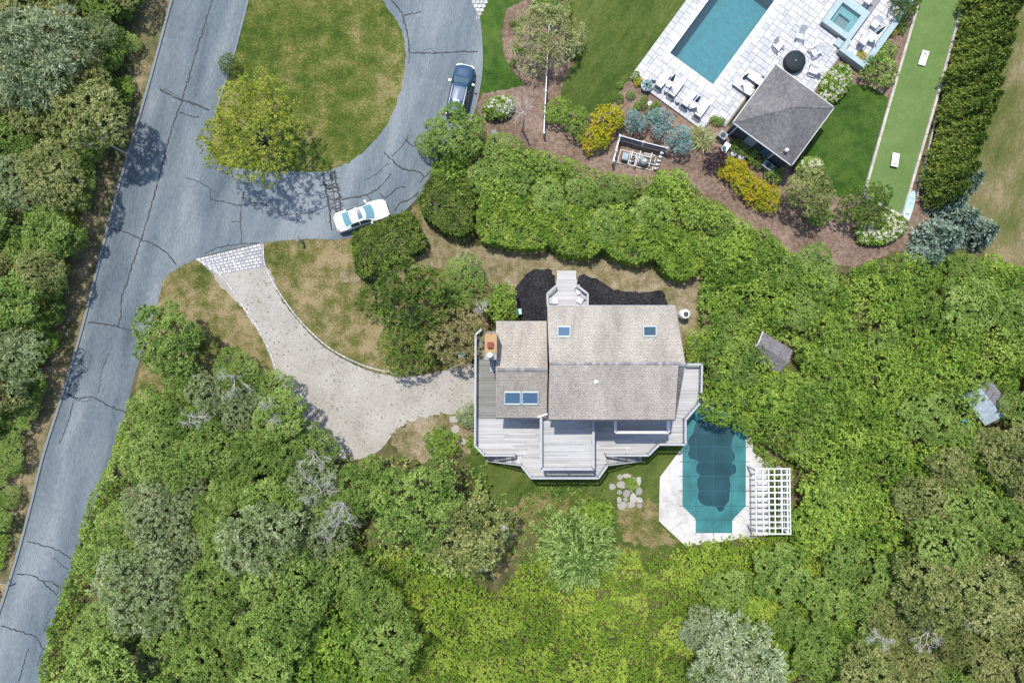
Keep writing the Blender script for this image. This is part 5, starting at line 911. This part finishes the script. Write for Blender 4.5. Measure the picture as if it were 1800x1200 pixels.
# hydrangeas
def hydrangea(px, py, rx, ry, rot, label):
    v = P(px, py, .8); t = thing('hydrangea', label, 'hydrangea', (v.x, v.y, 0)); r = np.random.default_rng(int(px)); n = int(rx * ry * 1.1); u = r.uniform(-1, 1, (n, 2)); u = u[(u ** 2).sum(1) < 1]
    h = 1.25 * np.sqrt(1 - (u ** 2).sum(1) * .8); x = u[:, 0] * rx * .049; y = u[:, 1] * ry * .049; c, s = math.cos(rot), math.sin(rot); C = np.stack([x * c - y * s, x * s + y * c, h * r.uniform(.8, 1, len(h))], 1); Nn = np.stack([C[:, 0] * .5, C[:, 1] * .5, np.ones(len(h))], 1)
    link('foliage', leaf_mesh('hydrangea_leaf', C, Nn, r.uniform(.3, .8, len(h)), LEAF['lime'], m=7, L=.2, W=.13, r=r), t)
    k = r.choice(len(C), min(len(C), int(rx * ry * .13)), replace=False)
    for i in k:
        cc = C[i] + np.array([0, 0, .08]); uu = norm(r.normal(0, 1, (30, 3))); uu[:, 2] = np.abs(uu[:, 2]); link('flower_head', leaf_mesh('flower_head', cc + uu * .09, uu, np.clip(r.normal(.65, .2) + np.zeros(30), 0, 1), LEAF['flower'], m=2, L=.09, W=.09, r=r, el=(0, .5)), t)
hydrangea(1470, 146, 22, 38, R(-35), 'white hydrangea bush between patio and green lawn'); hydrangea(1425, 291, 24, 15, 0, 'white hydrangea bush below the pool house roof corner'); hydrangea(1552, 402, 46, 24, R(15), 'large white hydrangea bush at the foot of the paddle board'); hydrangea(876, 188, 28, 18, R(20), 'white flowering bush beside the blue wagon'); hydrangea(955, 5, 20, 12, 0, 'white flowering bush at the top of the fence')
NTH = ['first', 'second', 'third', 'fourth', 'fifth', 'sixth', 'seventh', 'eighth', 'ninth', 'tenth', 'eleventh', 'twelfth', 'thirteenth', 'fourteenth', 'fifteenth', 'sixteenth', 'seventeenth']
# arborvitae row and blue conifers
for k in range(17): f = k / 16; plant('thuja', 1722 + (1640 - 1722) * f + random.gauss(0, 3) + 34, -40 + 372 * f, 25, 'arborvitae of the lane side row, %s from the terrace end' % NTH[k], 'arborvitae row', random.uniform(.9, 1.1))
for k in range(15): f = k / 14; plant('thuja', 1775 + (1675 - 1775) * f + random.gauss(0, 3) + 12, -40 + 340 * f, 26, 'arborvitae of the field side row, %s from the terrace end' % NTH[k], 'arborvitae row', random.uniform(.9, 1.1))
for px, py, r, lb in ((1668, 415, 40, 'grey green spruce between paddle board and dry field'), (1712, 312, 28, 'blue grey spruce at the end of the arborvitae row'), (1735, 405, 32, 'small grey spruce at the dry field edge'), (1682, 350, 32, 'grey green spruce below the arborvitae row'), (1700, 380, 34, 'grey spruce in the middle of the conifer clump'), (1640, 450, 30, 'grey green spruce lowest of the conifer clump')): solo('bluetree', px, py, r, lb)
# clipped hedge
def hedge(pts, h, label, mat='dark', seed=3):
    q = [P(x, y, h * .8) for x, y in pts]; c = sum(q, Vector()) / len(q); t = thing('clipped_hedge', label, 'hedge', (c.x, c.y, 0)); r = np.random.default_rng(seed); poly = [(v.x - c.x, v.y - c.y) for v in q]; W_ = np.array(poly); mn, mx = W_.min(0), W_.max(0); n = int((mx - mn).prod() * 48); x = r.uniform(mn[0], mx[0], n); y = r.uniform(mn[1], mx[1], n); k = in_poly(x, y, poly); x, y = x[k], y[k]
    C = [np.stack([x, y, h + .12 * np.sin(x * 2.1 + y) + r.normal(0, .07, len(x))], 1)]; Nn = [np.tile([0, 0, 1.], (len(x), 1)) + r.normal(0, .3, (len(x), 3))]
    for a, b_ in zip(poly, poly[1:] + poly[:1]):
        a = np.array(a); b_ = np.array(b_); L = np.linalg.norm(b_ - a); m_ = int(L * h * 26); u = r.uniform(0, 1, (m_, 1)); zz = r.uniform(.1, h, (m_, 1)); pt = a + (b_ - a) * u; nn = np.array([(b_ - a)[1], -(b_ - a)[0]]) / L
        if nn @ ((a + b_) / 2) < 0: nn = -nn
        pt = pt - nn * (.25 * (zz / h) ** 4); C.append(np.concatenate([pt, zz], 1)); Nn.append(np.tile([nn[0], nn[1], .3], (m_, 1)))
    C = np.concatenate(C); Nn = np.concatenate(Nn); link('foliage', leaf_mesh('hedge_leaf', C, Nn, np.clip(.5 + .2 * np.sin(C[:, 0] * 3) * np.sin(C[:, 1] * 2.3) + r.normal(0, .15, len(C)), 0, 1), LEAF[mat], m=9, L=.16, W=.08, r=r, el=(0, 1.1)), t)
    b = MB().prism([(p[0] * .8, p[1] * .8) for p in poly], 0, h * .6); link('core', b.mesh('core', 'bark'), t)
hedge([(618, 428), (622, 410), (708, 373), (722, 376), (750, 425), (745, 437), (640, 488), (625, 478)], 1.6, 'clipped rectangular yew hedge beside the white sedan', 'thuja'); SOLO.append((680, 430, 50))
hedge([(735, 350), (760, 305), (830, 320), (832, 400), (815, 416), (780, 408), (745, 380)], 2.0, 'clipped rounded hedge end beside the loop road', 'thuja', 4)
hedge([(836, 400), (850, 340), (960, 350), (968, 420), (955, 437), (900, 436), (852, 425)], 1.9, 'clipped hedge lobe beside the rounded hedge end', 'lime', 5); hedge([(965, 430), (965, 360), (1050, 370), (1055, 440), (1035, 452), (990, 450)], 1.9, 'clipped hedge lobe above the back porch', 'lime', 6); hedge([(1050, 432), (1052, 370), (1150, 380), (1148, 452), (1120, 464), (1080, 455)], 1.9, 'clipped hedge lobe above the long mulch bed', 'lime', 7); hedge([(1146, 452), (1150, 390), (1225, 410), (1225, 480), (1205, 493), (1175, 485)], 1.9, 'clipped hedge lobe above the propane tank', 'lime', 8)
# leafy masses nobody could count: undergrowth
def under(name, poly, mat, seed, label, **kw):
    o = link(name, cover_mesh(name, poly, LEAF[mat], seed=seed, **kw)); o['kind'] = 'stuff'; o['label'] = label; o['category'] = 'undergrowth'; return o
poolx = [(1203, 700), (1200, 782), (1158, 838), (1157, 918), (1205, 961), (1250, 955), (1300, 944), (1385, 940), (1385, 822), (1335, 805), (1313, 770), (1313, 730), (1240, 700)]
thick_r = [(1228, 500), (1232, 420), (1330, 400), (1400, 460), (1480, 480), (1560, 450), (1640, 440), (1780, 470), (1950, 480), (1950, 900), (1700, 900), (1400, 960), (1395, 815), (1320, 770), (1310, 720), (1235, 700), (1225, 640)]
shx = [(1325, 600), (1345, 588), (1392, 625), (1378, 652), (1345, 640)]; shy = [(1682, 765), (1690, 725), (1722, 655), (1795, 660), (1800, 765)]
under('undergrowth', thick_r, 'lime', 11, 'rolling vine thicket right of the house', blobs=(1.0, 2.6), hts=(1.0, 3.6), base=.5, dens=24, per=7, L=.17, W=.10, edge=.8, excl=(poolx, shx, shy))
under('undergrowth', [(760, 285), (830, 250), (960, 270), (1080, 310), (1200, 320), (1320, 400), (1420, 470), (1400, 520), (1240, 510), (1220, 470), (1150, 450), (970, 420), (850, 400), (760, 330)], 'lime', 12, 'vine hedge mass behind the house', blobs=(.9, 2.0), hts=(1.1, 2.8), base=.6, dens=18, per=7, L=.17, W=.10, edge=.8)
under('undergrowth', [(640, 960), (760, 960), (870, 1040), (950, 960), (1090, 960), (1150, 970), (1200, 962), (1400, 950), (1500, 960), (1500, 1100), (1260, 1290), (600, 1290), (690, 1100)], 'limey', 13, 'bright green vine meadow below the house', blobs=(.8, 2.2), hts=(.35, 1.7), base=.25, dens=50, per=7, L=.135, W=.08, edge=.5, excl=(poolx,))
under('undergrowth', [(215, 740), (260, 700), (480, 690), (545, 760), (600, 800), (860, 810), (880, 900), (860, 1020), (700, 1000), (640, 1290), (60, 1290), (95, 1110), (125, 1020), (165, 880), (205, 800)], 'green', 14, 'scrub under the lower roadside wood', blobs=(1, 2.2), hts=(.8, 2.0), base=.4, dens=6, per=6, L=.26, W=.14)
under('undergrowth', [(215, 740), (250, 740), (240, 800), (190, 900), (170, 1000), (140, 1100), (125, 1290), (68, 1290), (85, 1120), (118, 1025), (160, 880), (205, 795)], 'limey', 15, 'bright vines spilling along the road edge', blobs=(.6, 1.4), hts=(.7, 1.5), base=.3, dens=20, per=7, L=.16, W=.095, edge=.5)
under('undergrowth', [(-160, -90), (225, -90), (225, 40), (205, 150), (180, 250), (150, 340), (120, 430), (85, 520), (60, 640), (30, 740), (0, 800), (-160, 900)], 'green', 16, 'scrub under the wood across the road', blobs=(1, 2), hts=(.8, 1.8), base=.4, dens=6, per=6, L=.26, W=.14)
under('undergrowth', [(1400, 900), (1700, 880), (1950, 880), (1950, 1290), (1260, 1290), (1400, 1100)], 'green', 17, 'scrub under the oak wood', blobs=(1, 2.2), hts=(.8, 2.2), base=.4, dens=6, per=6, L=.26, W=.14)
under('ground_weeds', [(870, 870), (1000, 845), (1070, 850), (1060, 960), (900, 1000)], 'green', 18, 'low weeds in the rough bed below the lawn', blobs=(.3, .7), hts=(.15, .5), base=.05, dens=8, per=6, L=.18, W=.09, edge=.3)
under('undergrowth', [(1348, 800), (1390, 815), (1392, 945), (1348, 944), (1348, 830), (1312, 775), (1312, 735), (1350, 735)], 'lime', 19, 'low green growth under the pergola', blobs=(.4, .9), hts=(.3, .8), base=.15, dens=26, per=7, L=.16, W=.09, edge=.3)
under('undergrowth', [(1195, 955), (1300, 940), (1345, 942), (1400, 940), (1400, 975), (1200, 975)], 'limey', 20, 'green growth lapping over the pool concrete', blobs=(.4, .9), hts=(.3, .8), base=.2, dens=28, per=7, L=.16, W=.09, edge=.4)
# woods
LAB_L = dict(oak='olive oak in the wood across the road', green='green broadleaf tree in the wood across the road', silver='grey green tree in the wood across the road', lime='bright bush at the wood edge across the road')
fill([(-160, -90), (215, -90), (222, 0), (215, 80), (190, 165), (160, 255), (140, 330), (110, 410), (60, 520), (45, 620), (10, 700), (-20, 780), (-160, 880)], ['oak', 'green', 'oak', 'silver', 'green'], (34, 64), LAB_L, 'trees in the wood across the road', .62, 3)
fill([(200, -60), (240, -20), (226, 70), (208, 190), (168, 290), (138, 400), (112, 500), (78, 610), (55, 720), (20, 800), (20, 720), (60, 560), (110, 400), (140, 280), (180, 120)], ['green', 'lime', 'green'], (20, 32), LAB_L, 'trees in the wood across the road', .6, 4, hs=(.55, .75))
fill([(-60, 790), (25, 790), (20, 900), (-10, 1000), (-60, 1100)], ['green', 'lime'], (18, 28), LAB_L, 'trees in the wood across the road', .7, 14, hs=(.5, .7))
LAB_W = dict(oak='olive oak in the lower roadside wood', green='green broadleaf tree in the lower roadside wood', silver='grey green tree in the lower roadside wood', lime='bright vine bush in the lower roadside wood')
fill([(270, 680), (330, 640), (460, 660), (520, 740), (580, 810), (620, 860), (560, 960), (400, 850), (260, 800)], ['silver', 'green', 'green'], (34, 54), LAB_W, 'trees in the lower roadside wood', .62, 5)
fill([(190, 960), (260, 810), (420, 850), (560, 930), (560, 1060), (480, 1290), (150, 1290), (150, 1150)], ['green', 'green', 'green', 'silver'], (34, 84), LAB_W, 'trees in the lower roadside wood', .6, 6)
fill([(520, 1020), (680, 1000), (700, 1080), (660, 1290), (470, 1290)], ['lime', 'green', 'lime'], (38, 60), LAB_W, 'trees in the lower roadside wood', .62, 7)
LAB_R = dict(oak='olive oak in the right hand wood', green='green broadleaf tree in the right hand thicket', silver='grey green tree in the right hand wood', lime='bright vine bush in the right hand thicket')
fill([(1640, 780), (1780, 700), (1950, 560), (1950, 1290), (1480, 1290), (1540, 1080), (1600, 950)], ['oak', 'oak', 'oak', 'green'], (30, 74), LAB_R, 'trees of the right hand wood', .6, 8, avoid=(shy,))
fill([(1260, 520), (1330, 440), (1480, 500), (1620, 460), (1800, 500), (1800, 640), (1650, 780), (1600, 900), (1410, 930), (1400, 800), (1330, 720), (1260, 640)], ['green', 'lime', 'lime', 'green'], (30, 56), LAB_R, 'bushes of the right hand thicket', .66, 9, avoid=(shx, shy, poolx), hs=(.5, .8))
fill([(1400, 960), (1600, 940), (1560, 1080), (1480, 1200), (1330, 1060), (1260, 1040)], ['green', 'lime', 'green'], (30, 54), LAB_R, 'bushes of the right hand thicket', .66, 10, hs=(.6, .9))
fill([(780, 290), (850, 260), (960, 290), (1080, 330), (1190, 330), (1300, 410), (1380, 470), (1240, 470), (1150, 420), (960, 400), (860, 390)], ['lime', 'green'], (26, 42), dict(lime='bright rounded bush in the vine hedge behind the house', green='darker rounded bush in the vine hedge behind the house'), 'bushes in the vine hedge', .7, 12, hs=(.6, .75))
solo('lime', 1308, 742, 24, 'bright bush leaning over the pool cover edge', None, 1.2); solo('lime', 1268, 704, 44, 'bright green bough of leaves over the covered pool', None, 1.3); solo('lime', 1230, 610, 34, 'bright bush against the deck end', None, 1.1); solo('lime', 1460, 885, 62, 'large bright bush beyond the pergola', None, .8)
solo('lime', 1050, 905, 30, 'bright shrub beside the flagstones', None, .7); solo('lime', 1110, 850, 12, 'small weed bush at the stair foot', None, .6); solo('lime', 778, 778, 30, 'bright bush at the dirt patch', None, .7); solo('lime', 835, 780, 16, 'small green bush at the deck corner post', None, .8)
name_filled()
# dead branches
def dead_tree(px, py, r, seed, label):
    rd = random.Random(seed); v = P(px, py, 5.2); t = thing('dead_tree', label, 'dead tree', (v.x, v.y, 0), 0, 'dead grey branches in the woods'); b = MB(); b.tube([(0, 0, -.1), (.1, 0, 2.6), (0, .1, 4.6)], [.09, .07, .05], 6); tw = MB(); lean = Vector((rd.gauss(0, .5), rd.gauss(0, .5), 0))
    def grow(p, d, L, rad, lev):
        e = p + d * L; md = p.lerp(e, .5) + Vector((rd.gauss(0, .09 * L), rd.gauss(0, .09 * L), rd.gauss(0, .04 * L))); (b if lev < 1 else tw).tube([p, md, e], [rad, rad * .75, rad * .45], 4)
        if lev < 4:
            for _ in range(rd.choice((3, 3, 4))): nd = (d + Vector((rd.gauss(0, .55), rd.gauss(0, .55), rd.gauss(0, .2)))).normalized(); grow(p.lerp(e, rd.uniform(.4, 1)), nd, L * rd.uniform(.5, .75), rad * .55, lev + 1)
    for k in range(4): a = 6.2832 * k / 4 + rd.gauss(0, .5); grow(Vector((0, .05, 3.9 + .2 * k)), (Vector((math.cos(a), math.sin(a), rd.uniform(.6, 1.3))) + lean).normalized(), r * .024 * rd.uniform(.7, 1.2), .034, 0)
    part(t, 'trunk', b, 'dead'); o = part(t, 'twigs', tw, 'dead'); o['kind'] = 'stuff'
DT = [(405, 665, 44, 'nearest the gravel driveway bend'), (465, 735, 50, 'between driveway and the lower wood'), (325, 735, 36, 'nearest the road below the driveway corner'), (560, 870, 56, 'beside the green tree at the driveway end'), (590, 925, 50, 'above the dark hollow in the lower wood'), (600, 890, 40, 'largest tangle beside the driveway end tree'), (545, 800, 34, 'at the tip of the gravel driveway'), (160, 240, 34, 'in the wood across the road'), (735, 935, 20, 'beside the brown green oak'), (1690, 1080, 50, 'among the olive oaks, taller one'), (1640, 1120, 36, 'among the olive oaks, shorter one'), (920, 195, 34, 'beside the white fence end'), (1560, 1130, 30, 'between silvery trees and olive oaks'), (845, 545, 22, 'beside the heather bush')]
for i, (px, py, r, lb) in enumerate(DT): dead_tree(px, py, r, i, 'leafless grey dead tree ' + lb)
# scattered weeds and litter on the gravel
r = np.random.default_rng(44); n = 420; x = r.uniform(380, 840, n); y = r.uniform(470, 810, n); k = in_poly(x, y, [(p[0], p[1]) for p in drive]); x, y = x[k], y[k]
C = np.array([P(a, b_, 0) for a, b_ in zip(x, y)]) + np.array([0, 0, .03]); o = link('gravel_weeds', leaf_mesh('gravel_weeds', C, np.tile([0, 0, 1.], (len(C), 1)), r.uniform(.1, .6, len(C)), LEAF['green'], m=5, L=.1, W=.06, r=r)); o['kind'] = 'stuff'; o['label'] = 'little weeds and leaf litter on the gravel driveway'; o['category'] = 'weeds'
